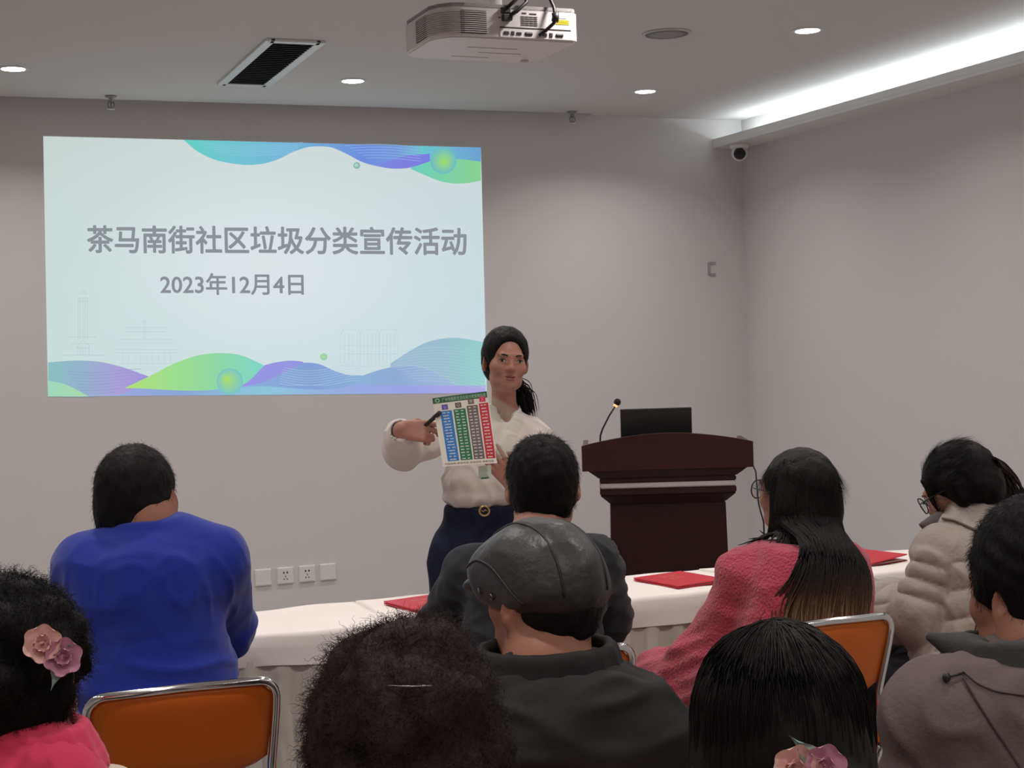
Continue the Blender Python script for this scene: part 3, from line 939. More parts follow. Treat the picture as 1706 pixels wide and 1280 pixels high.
class Sdf:
    def __init__(s):
        s.ops = []
        s.M, s.t, s.sc = np.eye(3), np.zeros(3), 1.0
    def at(s, M=None, t=None, sc=1.0):
        s.M = np.eye(3) if M is None else np.array(M)
        s.t = np.zeros(3) if t is None else np.array(t, float)
        s.sc = sc
        return s
    def P(s, p): return s.M@(np.array(p, float)*s.sc)+s.t
    def rc(s, a, b, ra, rb, k=.02, op='u', flat=None, quilt=None):
        """tapered capsule; flat=(direction, factor) squashes it along a direction; quilt=(count, amount)"""
        a, b = s.P(a), s.P(b); ra, rb, k = ra*s.sc, rb*s.sc, k*s.sc
        if flat is not None: flat = (s.M@np.array(flat[0], float), flat[1])
        R = max(ra, rb)*1.3
        s.ops.append(('rc', op, k, np.minimum(a, b)-R, np.maximum(a, b)+R, (a, b, ra, rb, flat, quilt)))
        return s
    def chain(s, pts, rad, k=.02, op='u', flat=None):
        for i in range(len(pts)-1): s.rc(pts[i], pts[i+1], rad[i], rad[i+1], k, op, flat)
        return s
    def ell(s, c, r, k=.02, op='u', R=None):
        c = s.P(c); r = np.array(r, float)*s.sc; k = k*s.sc
        M = s.M if R is None else s.M@np.array(R)
        m = r.max()
        s.ops.append(('ell', op, k, c-m, c+m, (c, r, M)))
        return s
    def plane(s, p, n, k=.004):
        """keep only the side the normal points away from"""
        p = s.P(p); n = s.M@np.array(n, float); n /= np.linalg.norm(n)
        s.ops.append(('pl', 'i', k, None, None, (p, n)))
        return s

    def mesh(s, res=.006, fine=(), pad=.02, smooth=2, disp=None):
        lo = np.min([o[3] for o in s.ops if o[1] == 'u'], 0)-pad
        hi = np.max([o[4] for o in s.ops if o[1] == 'u'], 0)+pad
        ax = []
        for d in range(3):
            x, out = lo[d], []
            while x < hi[d]:
                out.append(x)
                h = res
                for f in fine:
                    if f[0][d]-res < x < f[1][d]: h = min(h, f[2])
                x += h
            ax.append(np.array(out))
        xs, ys, zs = ax
        F = np.full((len(xs), len(ys), len(zs)), .5, dtype=np.float32)
        for kind, op, k, a_, b_, prm in s.ops:
            if kind == 'pl':
                p, n = prm
                d = ((xs-p[0])*n[0])[:, None, None]+((ys-p[1])*n[1])[None, :, None]+((zs-p[2])*n[2])[None, None, :]
                F = np.maximum(F, d.astype(np.float32))
                continue
            mg = k+2.5*res
            sl = tuple(slice(max(0, np.searchsorted(v, a-mg)-1), np.searchsorted(v, b+mg)+1) for v, a, b in zip(ax, a_, b_))
            X, Y, Z = xs[sl[0]], ys[sl[1]], zs[sl[2]]
            if not (len(X) and len(Y) and len(Z)): continue
            p = np.stack(np.meshgrid(X, Y, Z, indexing='ij'), -1).astype(np.float32)
            if kind == 'rc':
                a, b, ra, rb, flat, quilt = prm
                q = p-a; ab = b-a
                L2 = max(1e-12, float(ab@ab))
                t = np.clip((q@ab)/L2, 0, 1)
                v = q-t[..., None]*ab
                if flat is not None:
                    n, f = flat
                    c = v@n
                    v = v+(c*(f-1))[..., None]*n
                r = ra+(rb-ra)*t
                if quilt is not None: r = r+quilt[1]*(np.abs(np.sin(t*PI*quilt[0]+quilt[2]))**.6-.6)
                d = np.sqrt((v*v).sum(-1))-r
            else:
                c, r, M = prm
                q = (p-c)@M
                k0 = np.sqrt(((q/r)**2).sum(-1)); k1 = np.sqrt(((q/(r*r))**2).sum(-1))
                d = k0*(k0-1)/np.maximum(k1, 1e-6)
            f = F[sl]
            if op == 'u':
                h = np.maximum(k-np.abs(f-d), 0)/max(k, 1e-6)
                F[sl] = np.minimum(f, d)-h*h*k/4
            elif op == 's':
                d = -d
                h = np.maximum(k-np.abs(f-d), 0)/max(k, 1e-6)
                F[sl] = np.maximum(f, d)+h*h*k/4
        return surface_nets(F, xs, ys, zs, smooth, disp)


def surface_nets(F, xs, ys, zs, smooth, disp):
    S = F < 0
    c = [S[i:S.shape[0]-1+i, j:S.shape[1]-1+j, k:S.shape[2]-1+k] for i in (0, 1) for j in (0, 1) for k in (0, 1)]
    cnt = sum(a.astype(np.int8) for a in c)
    act = (cnt > 0) & (cnt < 8)
    I, J, K = np.nonzero(act)
    ids = np.full(act.shape, -1, dtype=np.int32)
    ids[I, J, K] = np.arange(len(I))
    pos = np.zeros((len(I), 3)); num = np.zeros(len(I))
    corner = [(i, j, k) for i in (0, 1) for j in (0, 1) for k in (0, 1)]
    for a in range(8):
        for b in range(a+1, 8):
            A, B = corner[a], corner[b]
            if sum(x != y for x, y in zip(A, B)) != 1: continue
            fa = F[I+A[0], J+A[1], K+A[2]]; fb = F[I+B[0], J+B[1], K+B[2]]
            m = (fa < 0) != (fb < 0)
            t = np.where(m, fa/np.where(m, fa-fb, 1), 0)
            pa = np.stack([xs[I+A[0]], ys[J+A[1]], zs[K+A[2]]], -1)
            pb = np.stack([xs[I+B[0]], ys[J+B[1]], zs[K+B[2]]], -1)
            pos += np.where(m[:, None], pa+(pb-pa)*t[:, None], 0)
            num += m
    V = pos/num[:, None]
    Q = []
    for d in range(3):
        sa = [slice(None)]*3; sb = [slice(None)]*3
        o = [e for e in range(3) if e != d]
        sa[d], sb[d] = slice(0, -1), slice(1, None)
        for e in o: sa[e] = sb[e] = slice(1, -1)
        A, B = S[tuple(sa)], S[tuple(sb)]
        for flip, m in ((False, A & ~B), (True, ~A & B)):
            q = np.array(np.nonzero(m)).T
            if not len(q): continue
            base = q.copy(); base[:, o] += 1
            def g(de, df):
                x = base.copy(); x[:, o[0]] -= de; x[:, o[1]] -= df
                return ids[x[:, 0], x[:, 1], x[:, 2]]
            f = np.stack([g(1, 1), g(0, 1), g(0, 0), g(1, 0)], -1)
            if (d == 1) != flip: f = f[:, ::-1]
            Q.append(f)
    Q = np.concatenate(Q)
    Q = Q[(Q >= 0).all(1)]
    n = len(V)
    e = np.concatenate([Q[:, [0, 1]], Q[:, [1, 2]], Q[:, [2, 3]], Q[:, [3, 0]]])
    deg = np.maximum(np.bincount(e.ravel(), minlength=n), 1)
    for _ in range(smooth):
        acc = np.stack([np.bincount(e[:, 0], V[e[:, 1], d], n)+np.bincount(e[:, 1], V[e[:, 0], d], n) for d in range(3)], -1)
        V = V*.5+acc/deg[:, None]*.5
    if disp is not None:
        V = V+vnormals(V, Q)*disp(V)[:, None]
    return V, Q


def vnormals(V, Q):
    fn = np.cross(V[Q[:, 2]]-V[Q[:, 0]], V[Q[:, 3]]-V[Q[:, 1]])
    N = np.zeros_like(V)
    for k in range(4):
        for d in range(3): N[:, d] += np.bincount(Q[:, k], fn[:, d], len(V))
    return N/(np.linalg.norm(N, axis=1)[:, None]+1e-12)


def tubes(P, R, n=3):
    """P (S,m,3) centre lines, R (S,m) radii -> verts, quads"""
    S, m = P.shape[:2]
    T = np.gradient(P, axis=1)
    T /= np.linalg.norm(T, axis=2)[..., None]+1e-12
    ref = np.where(np.abs(T[..., 2:3]) < .8, np.array([0, 0, 1.]), np.array([1., 0, 0]))
    U = np.cross(T, ref); U /= np.linalg.norm(U, axis=2)[..., None]+1e-12
    W = np.cross(T, U)
    a = np.arange(n)*2*PI/n
    V = P[:, :, None]+R[:, :, None, None]*(U[:, :, None]*np.cos(a)[:, None]+W[:, :, None]*np.sin(a)[:, None])
    base = (np.arange(S)*m*n)[:, None, None]
    i = np.arange(m-1)[None, :, None]*n
    k = np.arange(n)[None, None, :]
    k2 = (k+1) % n
    Q = np.stack([base+i+k, base+i+k2, base+i+n+k2, base+i+n+k], -1).reshape(-1, 4)
    return V.reshape(-1, 3), Q


def join(*parts):
    V, Q, o = [], [], 0
    for v, q in parts:
        V.append(v); Q.append(q+o); o += len(v)
    return np.concatenate(V), np.concatenate(Q)


def fuzz(V, Q, n, length, rad, seed, tangent=(0, 0, -1), wn=.5, wt=.7, wr=.4, curl=0., turns=1.5, m=5, where=None):
    """short hairs growing out of a surface"""
    r = np.random.default_rng(seed)
    N = vnormals(V, Q)
    fc = V[Q].mean(1); fnm = N[Q].mean(1)
    ok = np.arange(len(Q)) if where is None else np.nonzero(where(fc))[0]
    ch = r.choice(ok, n)
    p0, nn = fc[ch]+r.normal(size=(n, 3))*.003-fnm[ch]*.004, fnm[ch]
    tg = np.array(tangent(fc[ch]) if callable(tangent) else np.tile(tangent, (n, 1)), float)
    tg = tg-nn*(tg*nn).sum(1)[:, None]
    d = nn*wn+tg*wt+r.normal(size=(n, 3))*wr
    d /= np.linalg.norm(d, axis=1)[:, None]
    L = r.uniform(.5, 1.2, n)*length
    t = np.linspace(0, 1, m)
    sag = tg*wt*.5
    P = p0[:, None]+d[:, None]*(L[:, None]*t)[..., None]+sag[:, None]*((L[:, None]*t*t)[..., None])
    if curl:
        u = np.cross(d, r.normal(size=(n, 3))); u /= np.linalg.norm(u, axis=1)[:, None]
        v = np.cross(d, u)
        ph = r.uniform(0, 6.28, n)[:, None]+t*2*PI*turns*r.uniform(.6, 1.4, n)[:, None]
        c = curl*r.uniform(.4, 1.3, n)[:, None]*np.minimum(1, t*3)
        P = P+u[:, None]*(np.cos(ph)*c)[..., None]+v[:, None]*(np.sin(ph)*c)[..., None]
    Rr = np.tile(rad*(1-.6*t), (n, 1))
    return tubes(P, Rr)


# ------------------------------------------------------------------ people: shared pieces
M_skin = mat('skin', lin(170, 121, 102), .5, bump=(140, .04), var=(9, .05), spec=.35)
M_skin_d = mat('skin_tanned', lin(160, 108, 84), .5, bump=(140, .05), var=(9, .06), spec=.35)
M_lip = mat('lips', lin(132, 62, 60), .4)
M_eye = mat('eye_white', (.42, .38, .36), .25)
M_iris = mat('iris_dark', (.012, .008, .006), .15)
M_hair = mat('black_hair', (.0075, .0066, .0066), .55, bump=(90, .5, 6), spec=.14, stretch=(1, 1, .25))
M_hair_b = mat('brown_black_hair', (.034, .0215, .0195), .6, bump=(70, .6, 6), spec=.15)
M_brow = mat('eyebrow', (.02, .013, .011), .8)


def head(s, neck_to, nr=.055, ear=1.0, jaw=1.0):
    """face, skull, ears and neck in the current frame (origin mid-head, y forward, z up); neck_to in the same frame"""
    s.ell((0, -.014, .028), (.077, .096, .088), .01)
    s.ell((0, .022, -.028), (.064*jaw, .072, .080), .03)
    s.ell((0, .030, -.070), (.046*jaw, .056, .042), .03)
    s.ell((0, .072, -.090), (.019, .018, .016), .025)
    for e in (-1, 1):
        s.ell((e*.041, .056, -.020), (.026, .030, .026), .025)
        s.ell((e*.050*jaw, .030, -.072), (.018*jaw, .035, .020), .02)
    s.rc((-.036, .084, .026), (.036, .084, .026), .011, .011, .022)
    for e in (-1, 1): s.ell((e*.032, .102, .006), (.019, .016, .010), .012, 's')
    s.rc((0, .090, .012), (0, .104, -.018), .0068, .0088, .012)
    s.ell((0, .106, -.023), (.0090, .0110, .0082), .009)
    for e in (-1, 1): s.ell((e*.0115, .097, -.026), (.0075, .010, .0075), .008)
    for e in (-1, 1): s.ell((e*.0060, .107, -.0345), (.0032, .005, .0035), .004, 's')
    for e in (-1, 1): s.rc((e*.019, .0895, .0112), (e*.046, .080, .0102), .0050, .0042, .006)
    for e in (-1, 1): s.rc((e*.020, .0890, -.0008), (e*.044, .081, .0), .0046, .004, .008)
    s.ell((0, .090, -.053), (.020, .0085, .0055), .010)
    s.ell((0, .088, -.063), (.018, .0090, .0065), .010)
    s.rc((-.022, .096, -.058), (.022, .096, -.058), .0018, .0018, .004, 's')
    for e in (-1, 1):
        R = rotm('Z', -e*.45)@rotm('X', .15)
        s.ell((e*.079, -.012, -.004), (.0085*ear, .021*ear, .032*ear), .008, R=R)
        s.ell((e*.0765, -.008, -.022), (.007, .012, .014), .008, R=R)
        s.ell((e*.088, -.009, .002), (.005, .011, .018), .006, 's', R=R)
    s.rc((0, -.018, -.055), neck_to, nr, nr*1.08, .03)


def face_bits(root, M, t, sc, brows=True):
    """eyes, brows and lips as parts of the person"""
    T = Matrix.Translation(t) @ Matrix(M).to_4x4() @ Matrix.Diagonal((sc, sc, sc, 1))
    for e in (-1, 1):
        E_ = T @ Matrix.Translation((e*.0325, .0862, .0052)) @ Matrix.Rotation(-e*.32, 4, 'Z') @ Matrix.Rotation(e*.06, 4, 'Y')
        mb = MB().sph((0, 0, 0), .0132, 22, (1, .50, .40))
        bmesh.ops.transform(mb.bm, matrix=E_, verts=mb.bm.verts)
        ey = mb.build('eye', M_eye, root, True)
        mb = MB().sph((0, .0052, .0004), .0056, 16, (1, .42, .90))
        bmesh.ops.transform(mb.bm, matrix=E_, verts=mb.bm.verts)
        mb.build('iris', M_iris, ey, True)
        mb = MB().tube([(-.0138, .0015, -.0008), (-.009, .0050, .0042), (0, .0066, .0060), (.009, .0050, .0042), (.0138, .0015, -.0008)], [.0008, .0015, .0017, .0015, .0008], 6)
        bmesh.ops.transform(mb.bm, matrix=E_, verts=mb.bm.verts)
        mb.build('eyelash_line', M_brow, ey, True)
    if not brows: return
    for e in (-1, 1):
        mb = MB().tube([(e*.016, .0975, .0240), (e*.028, .0975, .0280), (e*.040, .0915, .0275), (e*.049, .0850, .0235)], [.0026, .0033, .0026, .0012], 6)
        bmesh.ops.transform(mb.bm, matrix=T, verts=mb.bm.verts)
        mb.build('eyebrow', M_brow, root, True)


def hand(s, wrist, d, n, side, sc=1.0, curl=(.25, .3, .35, .4), thumb=.6, spread=.08):
    """wrist point, d fingers direction, n back-of-hand normal, side = thumb side direction (unit vectors)"""
    wrist = np.array(wrist, float)
    d = np.array(d, float)/np.linalg.norm(d)
    n = np.array(n, float); n -= d*(n@d); n /= np.linalg.norm(n)
    sd = np.array(side, float); sd -= d*(sd@d)+n*(sd@n); sd /= np.linalg.norm(sd)
    g = lambda a, b, c: wrist+(d*a+sd*b+n*c)*sc
    fl = (n, 1.55)
    for b0, b1 in ((.016, .028), (.004, .010), (-.008, -.010), (-.016, -.027)):
        s.rc(g(.0, b0*.7, 0), g(.082-abs(b1)*.12, b1, 0), .019*sc, .0135*sc, .010, flat=fl)
    for i, (b, L) in enumerate(zip((.029, .010, -.010, -.028), (.070, .078, .072, .056))):
        k0 = g(.084-abs(b)*.14, b, .001)
        a = 0; p = k0; dirv = d+sd*spread*(b/.028)
        dirv /= np.linalg.norm(dirv)
        for q, (f, r0, r1) in enumerate(((.45, .0095, .0085), (.31, .0085, .0078), (.24, .0078, .0062))):
            a += curl[i]*(1.0 if q else .9)
            nd = dirv*math.cos(a)-n*math.sin(a)
            p2 = p+nd*L*f*sc
            s.rc(p, p2, r0*sc, r1*sc, .004)
            p = p2
    t0 = g(.020, .020, -.004); t1 = g(.046, .043, -.012-.010*thumb)
    s.rc(t0, t1, .016*sc, .0125*sc, .012)
    t2 = t1+(d*.9+sd*(.35-.5*thumb)-n*.35*thumb)*.034*sc
    s.rc(t1, t2, .0115*sc, .010*sc, .005)
    t3 = t2+(d*.95-sd*.35*thumb-n*.25*thumb)*.027*sc
    s.rc(t2, t3, .0098*sc, .0075*sc, .004)


def fan(p, q, lo, hi, x, y):
    return lo+(hi-lo)*(x-p)/(q-p)

# ------------------------------------------------------------------ seated figures
def smesh(name, s, m, parent, **kw):
    V, Q = s.mesh(**kw)
    return link(name, npmesh(name, V, Q), m, parent)


def ridge(v, st, sc, seed, w=.28):
    """thin cloth creases, stretched by st"""
    n = noise3(v*np.array(st), sc, seed)
    return np.exp(-(n/w)**2)-.35


def on_surface(b, o, px, py, out=.001):
    """point of a part's surface met at a photo position, in the person's own frame"""
    Vs = []
    for q in (o if isinstance(o, (list, tuple)) else [o]):
        V = np.empty(len(q.data.vertices)*3, dtype=np.float32); q.data.vertices.foreach_get('co', V)
        Vs.append(V.reshape(-1, 3))
    V = np.concatenate(Vs)
    c = b.R.T@(CAM-b.o); d = b.R.T@ray(px, py); d /= np.linalg.norm(d)
    q = V-c
    t = q@d
    e = np.linalg.norm(q-t[:, None]*d, axis=1)
    k = np.argsort(e)[:400]
    k = k[e[k] < max(e[k[0]]*1.5, .008)]
    return c+d*(t[k].min()-out)


class Body:
    """one seated person: joints are given as photo points with their distance and kept in the person's own frame"""
    def __init__(b, bx, by, rz):
        b.o = np.array([bx, by, 0.]); b.rz = rz
        c, s_ = math.cos(rz), math.sin(rz)
        b.R = np.array([[c, -s_, 0], [s_, c, 0], [0, 0, 1]])
        b.arm_r = (.058, .050, .034)
        b.tr = .010            # trousers over the leg
    def L(b, px, py, d): return b.R.T@(at_d(px, py, d)-b.o)
    def D(b, v): return b.R.T@np.array(v, float)
    def yawdir(b, deg, pitch=0.):
        a, p = math.radians(deg), math.radians(pitch)
        return b.D((-math.sin(a)*math.cos(p), math.cos(a)*math.cos(p), math.sin(p)))

    def spine(b):
        P0 = np.array([0, -.01, .585])
        P1 = P0*.62+b.N*.38+np.array([0, -.035, 0])
        P2 = P0*.25+b.N*.75+np.array([0, -.030, -.01])
        return P0, P1, P2

    def torso(b, s, e=0., w=(.165, .160, .152), dep=(.135, .130, .120), nz=-.035):
        P0, P1, P2 = b.spine()
        s.at()
        s.ell(P0+[0, 0, .02], (w[0]+e, dep[0]+e, .14), .05)
        s.ell(P1, (w[1]+e, dep[1]+e, .16), .07)
        s.ell(P2, (w[2]+e, dep[2]+e, .145), .07)
        nb = b.N+np.array([0, .0, nz])
        for S in (b.SL, b.SR): s.rc(S, nb, b.arm_r[0]-.002+e, .046+e, .045)

    def arms(b, s, e=0., k=.022, quilt=None, cuff=0):
        for S, E, W in ((b.SL, b.EL, b.WL), (b.SR, b.ER, b.WR)):
            s.rc(S, E, b.arm_r[0]+e, b.arm_r[1]+e, k, quilt=quilt and (quilt[0], quilt[1], 0))
            s.rc(E, W, b.arm_r[1]+e, b.arm_r[2]+e+cuff, k, quilt=quilt and (quilt[0], quilt[1], 1.))

    def legs(b, s, e=0., feet=True):
        for sx in (-1, 1):
            h, k, a = np.array([sx*.085, .0, .562]), np.array([sx*.12, .41, .53]), np.array([sx*.12, .38, .09])
            s.rc(h, k, .082+e, .058+e, .04)
            s.rc(k, k*.55+a*.45+[0, -.015, 0], .056+e, .050+e, .03)
            s.rc(k*.55+a*.45+[0, -.015, 0], a, .050+e, .036+e, .03)
            if feet: s.rc(a+[0, -.02, -.045], a+[sx*.02, .13, -.06], .034, .028, .02)

    def build(b, label, skin, sc=1., hdir=(0, 1, 0), hup=(0, 0, 1), nr=.055, jaw=1., trousers=None, shoes=None, brows=True):
        b.Mh = frame_from(hdir, hup); b.sc = sc
        s = Sdf().at(b.Mh, b.H, sc)
        head(s, b.Mh.T@(b.N-b.H)/sc, nr, jaw=jaw)
        s.at()
        P0, P1, P2 = b.spine()
        s.chain([b.N+[0, 0, -.02], P2, P1, P0], [.06, .105, .10, .11], .04)
        for S in (b.SL, b.SR): s.rc(b.N+[0, 0, -.05], S, .05, .045, .04)
        b.arms(s, -.008)
        for W, E, sx in ((b.WL, b.EL, -1), (b.WR, b.ER, 1)):
            d = (W-E)/np.linalg.norm(W-E)
            hand(s, W, d, (0, 0, 1) if abs(d[2]) < .8 else (0, 1, 0), (-sx, 0, .2), .95, (.25, .3, .3, .35), .3)
        b.legs(s, -.008)
        hl = b.H-.16; hh = b.H+.16
        V, Q = s.mesh(.010, [(hl, hh, .0042), (np.minimum(b.WL, b.WR)-.02, np.maximum(b.WL, b.WR)+.12, .006)], smooth=2)
        r = link('person', npmesh('person', V, Q), skin)
        r.location = b.o; r.rotation_euler = (0, 0, b.rz)
        props(r, label, 'person', 'people in the meeting room')
        b.root = r
        face_bits(r, b.Mh, b.H, sc, brows)
        s = Sdf(); b.legs(s, b.tr, False)
        s.ell(P0+[0, .0, .0], (.165, .135, .12), .04)
        s.plane((0, 0, .66), (0, 0, 1))
        smesh('trousers', s, trousers or M_trouser, r, res=.011, smooth=3, disp=lambda v: .004*noise3(v, 30, 5))
        for sx in (-1, 1):
            s = Sdf()
            a = np.array([sx*.12, .38, .09])
            s.rc(a+[0, -.03, -.05], a+[sx*.02, .14, -.058], .042, .034, .02).ell(a+[0, 0, -.02], (.045, .05, .05), .03)
            s.plane((0, 0, .004), (0, 0, -1))
            smesh('shoe', s, shoes or M_shoe, r, res=.008)
        return r

    def crop(b, m=M_hair, grow=0., fz=5200, ln=.011, front=0., nape=-.072, seed=1, top=0., below=None, nell=((0, -.050, -.022), (.066, .056, .062)), tilt=.35):
        """close-cropped hair: shell over the skull plus short bristles"""
        s = Sdf().at(b.Mh, b.H, b.sc)
        s.ell((0, -.016, .030+top*.5), (.0835+grow, .103+grow, .094+grow+top), .01)
        s.ell(nell[0], np.array(nell[1])+[grow*.6, grow*.6, 0], .03)
        s.ell((0, .112+front, -.030), (.078, .080, .108), .012, 's')
        for e in (-1, 1):
            s.ell((e*.090, .0, -.028), (.022, .024, .046), .008, 's')
            s.ell((e*.080, .045, -.06), (.03, .05, .05), .01, 's')
        s.plane((0, -.05, nape), (0, tilt, -1), .01)
        if below is not None: s.plane((0, 0, below), (0, 0, 1), .004)
        V, Q = s.mesh(.0055, smooth=2, disp=lambda v: .0022*noise3(v, 160, seed))
        dn = -b.Mh[:, 2]-.3*b.Mh[:, 1]
        F = fuzz(V, Q, int(fz*2.2), ln*b.sc, .00032, seed, dn, .42, .8, .32, m=4)
        V, Q = join((V, Q), F)
        return link('hair', npmesh('hair', V, Q), m, b.root)


M_trouser = mat('dark_trousers', (.02, .021, .025), .8, bump=(80, .1), spec=.2)
M_shoe = mat('black_shoes', (.015, .015, .016), .4)

# ---- 1: man in the blue sweater
b = Body(.50, 3.43, -.06)
b.H, b.N = b.L(230, 832, 3.43), b.L(238, 866, 3.38)
b.SL, b.SR = b.L(150, 952, 3.36), b.L(353, 936, 3.40)
b.EL, b.ER = b.L(122, 1085, 3.50), b.L(378, 1048, 3.56)
b.WL, b.WR = np.array([-.13, .62, .812]), np.array([.15, .62, .812])
b.arm_r = (.068, .055, .036)
b.build('person in a bright blue sweater with cropped black hair, seen from behind at the table', M_skin_d, 1.0, b.yawdir(-29, 2), b.D((-.03, 0, 1)), nr=.057, jaw=1.1)
b.crop(seed=11, grow=.002, fz=6500, ln=.008, nape=-.086, nell=((0, -.044, -.034), (.080, .076, .078)), tilt=.06)
M_blue = mat('blue_sweater', lin(28, 46, 150), .8, bump=(260, .12), spec=.2, sheen=.25)
s = Sdf(); b.torso(s, .016, (.165, .162, .158), (.14, .14, .122)); b.arms(s, .012)
s.rc(b.N+[0, -.002, -.03], b.N+[0, .010, .03], .080, .074, .02)
s.plane(b.N+[0, 0, .010], (0, -.12, 1), .006)
def folds(v):
    z = v[:, 2]
    return .006*noise3(v*[1, 1, 1.3], 38, 3)+.007*ridge(v, (.35, .6, 1.5), 62, 8)*(.25+np.exp(-((z-.80)/.09)**2))+.005*ridge(v, (1.2, 1, .7), 48, 12)*np.exp(-((z-1.0)/.10)**2)
smesh('sweater', s, M_blue, b.root, res=.008, smooth=3, disp=folds)
# ---- 2: cropped man in the dark top
b = Body(1.33, 3.38, -.10)
b.H, b.N = b.L(904, 811, 3.80), b.L(894, 902, 3.72)
b.SL, b.SR = b.L(790, 966, 3.72), b.L(984, 946, 3.76)
b.EL, b.ER = b.L(738, 1046, 3.80), b.L(1008, 1030, 3.82)
b.WL, b.WR = np.array([.0, .47, .80]), np.array([.10, .50, .80])
b.arm_r = (.066, .054, .036)
b.build('person with cropped black hair and dark charcoal top, back turned in front of the presenter', M_skin, 1.06, b.yawdir(-21, 0), nr=.060)
b.crop(seed=12, fz=6000, nape=-.078, nell=((0, -.046, -.026), (.070, .060, .064)))
M_char = mat('charcoal_knit', lin(40, 41, 46), .85, bump=(220, .15), spec=.2, sheen=.1)
s = Sdf(); b.torso(s, .014, (.16, .16, .16), (.13, .13, .12)); b.arms(s, .012)
s.rc(b.N+[0, 0, -.03], b.N+(b.H-b.N)*.25, .074, .070, .03)
s.plane(b.N+[0, 0, .006], (0, -.15, 1), .006)
smesh('jumper', s, M_char, b.root, res=.009, smooth=3, disp=lambda v: .005*noise3(v*[1, 1, 1.4], 45, 4)+.006*ridge(v, (.6, .7, 1.3), 60, 9))

# ---- 3: long-haired woman in the pink sweater
b = Body(2.06, 3.40, .08)
b.H, b.N = b.L(1327, 823, 4.03), b.L(1338, 908, 3.96)
b.SL, b.SR = b.L(1246, 962, 3.95), b.L(1405, 955, 4.05)
b.EL, b.ER = b.L(1200, 1062, 3.98), b.L(1412, 1060, 4.1)
b.WL, b.WR = b.L(1110, 1152, 4.08), np.array([.14, .36, .66])
b.arm_r = (.060, .056, .040)
b.build('person in a pink knitted sweater and glasses with long dark hair lightened at the ends', M_skin, .98, b.yawdir(16, 3))
M_pink = mat('pink_knit', lin(188, 72, 92), .9, bump=(170, .9, 2), spec=.15, sheen=.3, stretch=(1, 1, .7))
s = Sdf(); b.torso(s, .018, (.16, .155, .145), (.13, .125, .112)); b.arms(s, .016, cuff=.006)
s.rc(b.WL, b.WL*.5+b.EL*.5, .058, .062, .03).rc(np.array([-.10, .02, .60]), np.array([-.13, .34, .585]), .115, .095, .05)
s.rc(b.N+[0, 0, -.03], b.N+(b.H-b.N)*.25, .074, .068, .03)
s.plane(b.N+[0, 0, .010], (0, -.1, 1), .006)
def knit(v):
    a = .0025*np.sin(v[:, 2]*95+2*np.sin(v[:, 0]*60))*np.sin(v[:, 0]*62)
    cab = np.exp(-((v[:, 0]+.20)/.03)**2)*.004*np.sin(v[:, 2]*130+v[:, 1]*60)
    return a*.6+cab+.006*noise3(v, 42, 9)+.005*ridge(v, (.7, .7, 1.2), 40, 5)
smesh('sweater', s, M_pink, b.root, res=.007, smooth=2, disp=knit)
# hair: cap over the skull plus long locks falling over shoulders and back; tips are dyed lighter
s = Sdf().at(b.Mh, b.H, b.sc)
s.ell((0, -.018, .030), (.088, .106, .096), .01)
s.ell((0, -.045, -.06), (.084, .066, .11), .04)
s.ell((0, .105, -.035), (.072, .070, .110), .015, 's')
V1, Q1 = s.mesh(.006, smooth=2, disp=lambda v: .0022*noise3(v*[1, 1, .3], 170, 5))
r = np.random.default_rng(31)
n = 1500
Mh, H, sc = b.Mh, b.H, b.sc
nb_ = n-8
th = np.concatenate([r.uniform(.02, PI-.02, nb_), np.full(n-nb_, PI/2)])
r0 = np.stack([np.cos(th)*.084, -np.sin(th)*.100-.012, r.uniform(-.02, .10, n)], -1)
r0[:, :2] *= np.sqrt(np.clip(1-((r0[:, 2]-.03)/.102)**2, .06, 1))[:, None]
A = H+(r0*sc)@Mh.T
P0, P1, P2 = b.spine()
tt = np.linspace(0, 1, 18)
zend = b.N[2]-r.uniform(.20, .315, n)-.05*np.abs(np.sin(th))+.05*(np.abs(np.cos(th))**2)
hx = np.cos(th)*.102                       # leaves the head here
hy_ = -np.sin(th)*.098-.020
Bn = H+(np.stack([hx, hy_, np.full(n, -.075)], -1)*sc)@Mh.T
xe = b.N[0]-.004+np.cos(th)*.135+.024*r.normal(size=n)
P = np.zeros((n, 18, 3))
for k, t in enumerate(tt):
    if t < .38:
        u = t/.38
        P[:, k] = A*(1-u)+Bn*u
        P[:, k, :2] += ((Bn-A)*0)[:, :2]
        bul = math.sin(PI*u)*.012
        dv_ = P[:, k]-H; dv_[:, 2] = 0
        P[:, k] += dv_/(np.linalg.norm(dv_, axis=1)[:, None]+1e-6)*bul
    else:
        u = (t-.38)/.62
        P[:, k, 0] = Bn[:, 0]*(1-u)**1.3+xe*(1-(1-u)**1.3)
        P[:, k, 1] = Bn[:, 1]*(1-u)+(Bn[:, 1]-.02)*u
        P[:, k, 2] = Bn[:, 2]*(1-u)+zend*u
P[:, :, 0] += .005*np.sin(tt[None]*r.uniform(4, 9, (n, 1))+r.uniform(0, 6, (n, 1)))*tt[None]
lift = r.uniform(.004, .026, n)[:, None]
for c, rad in ((P2, np.array([.165, .130, .165])), (P1, np.array([.175, .143, .18]))):
    q = 1-((P[:, :, 0]-c[0])/rad[0])**2-((P[:, :, 2]-c[2])/rad[2])**2
    yb = c[1]-rad[1]*np.sqrt(np.maximum(q, 0))-lift
    P[:, :, 1] = np.where((q > 0) & (P[:, :, 1] > yb) & (tt[None] > .30) & (np.sin(th)[:, None] > -.02), yb, P[:, :, 1])
for c in (b.SL, b.SR, b.SL*.5+b.N*.5, b.SR*.5+b.N*.5):
    q = P-(c+[0, 0, -.0]); l = np.linalg.norm(q, axis=2)
    P = np.where((l < .082)[..., None], c+q/np.maximum(l, .01)[..., None]*.084, P)
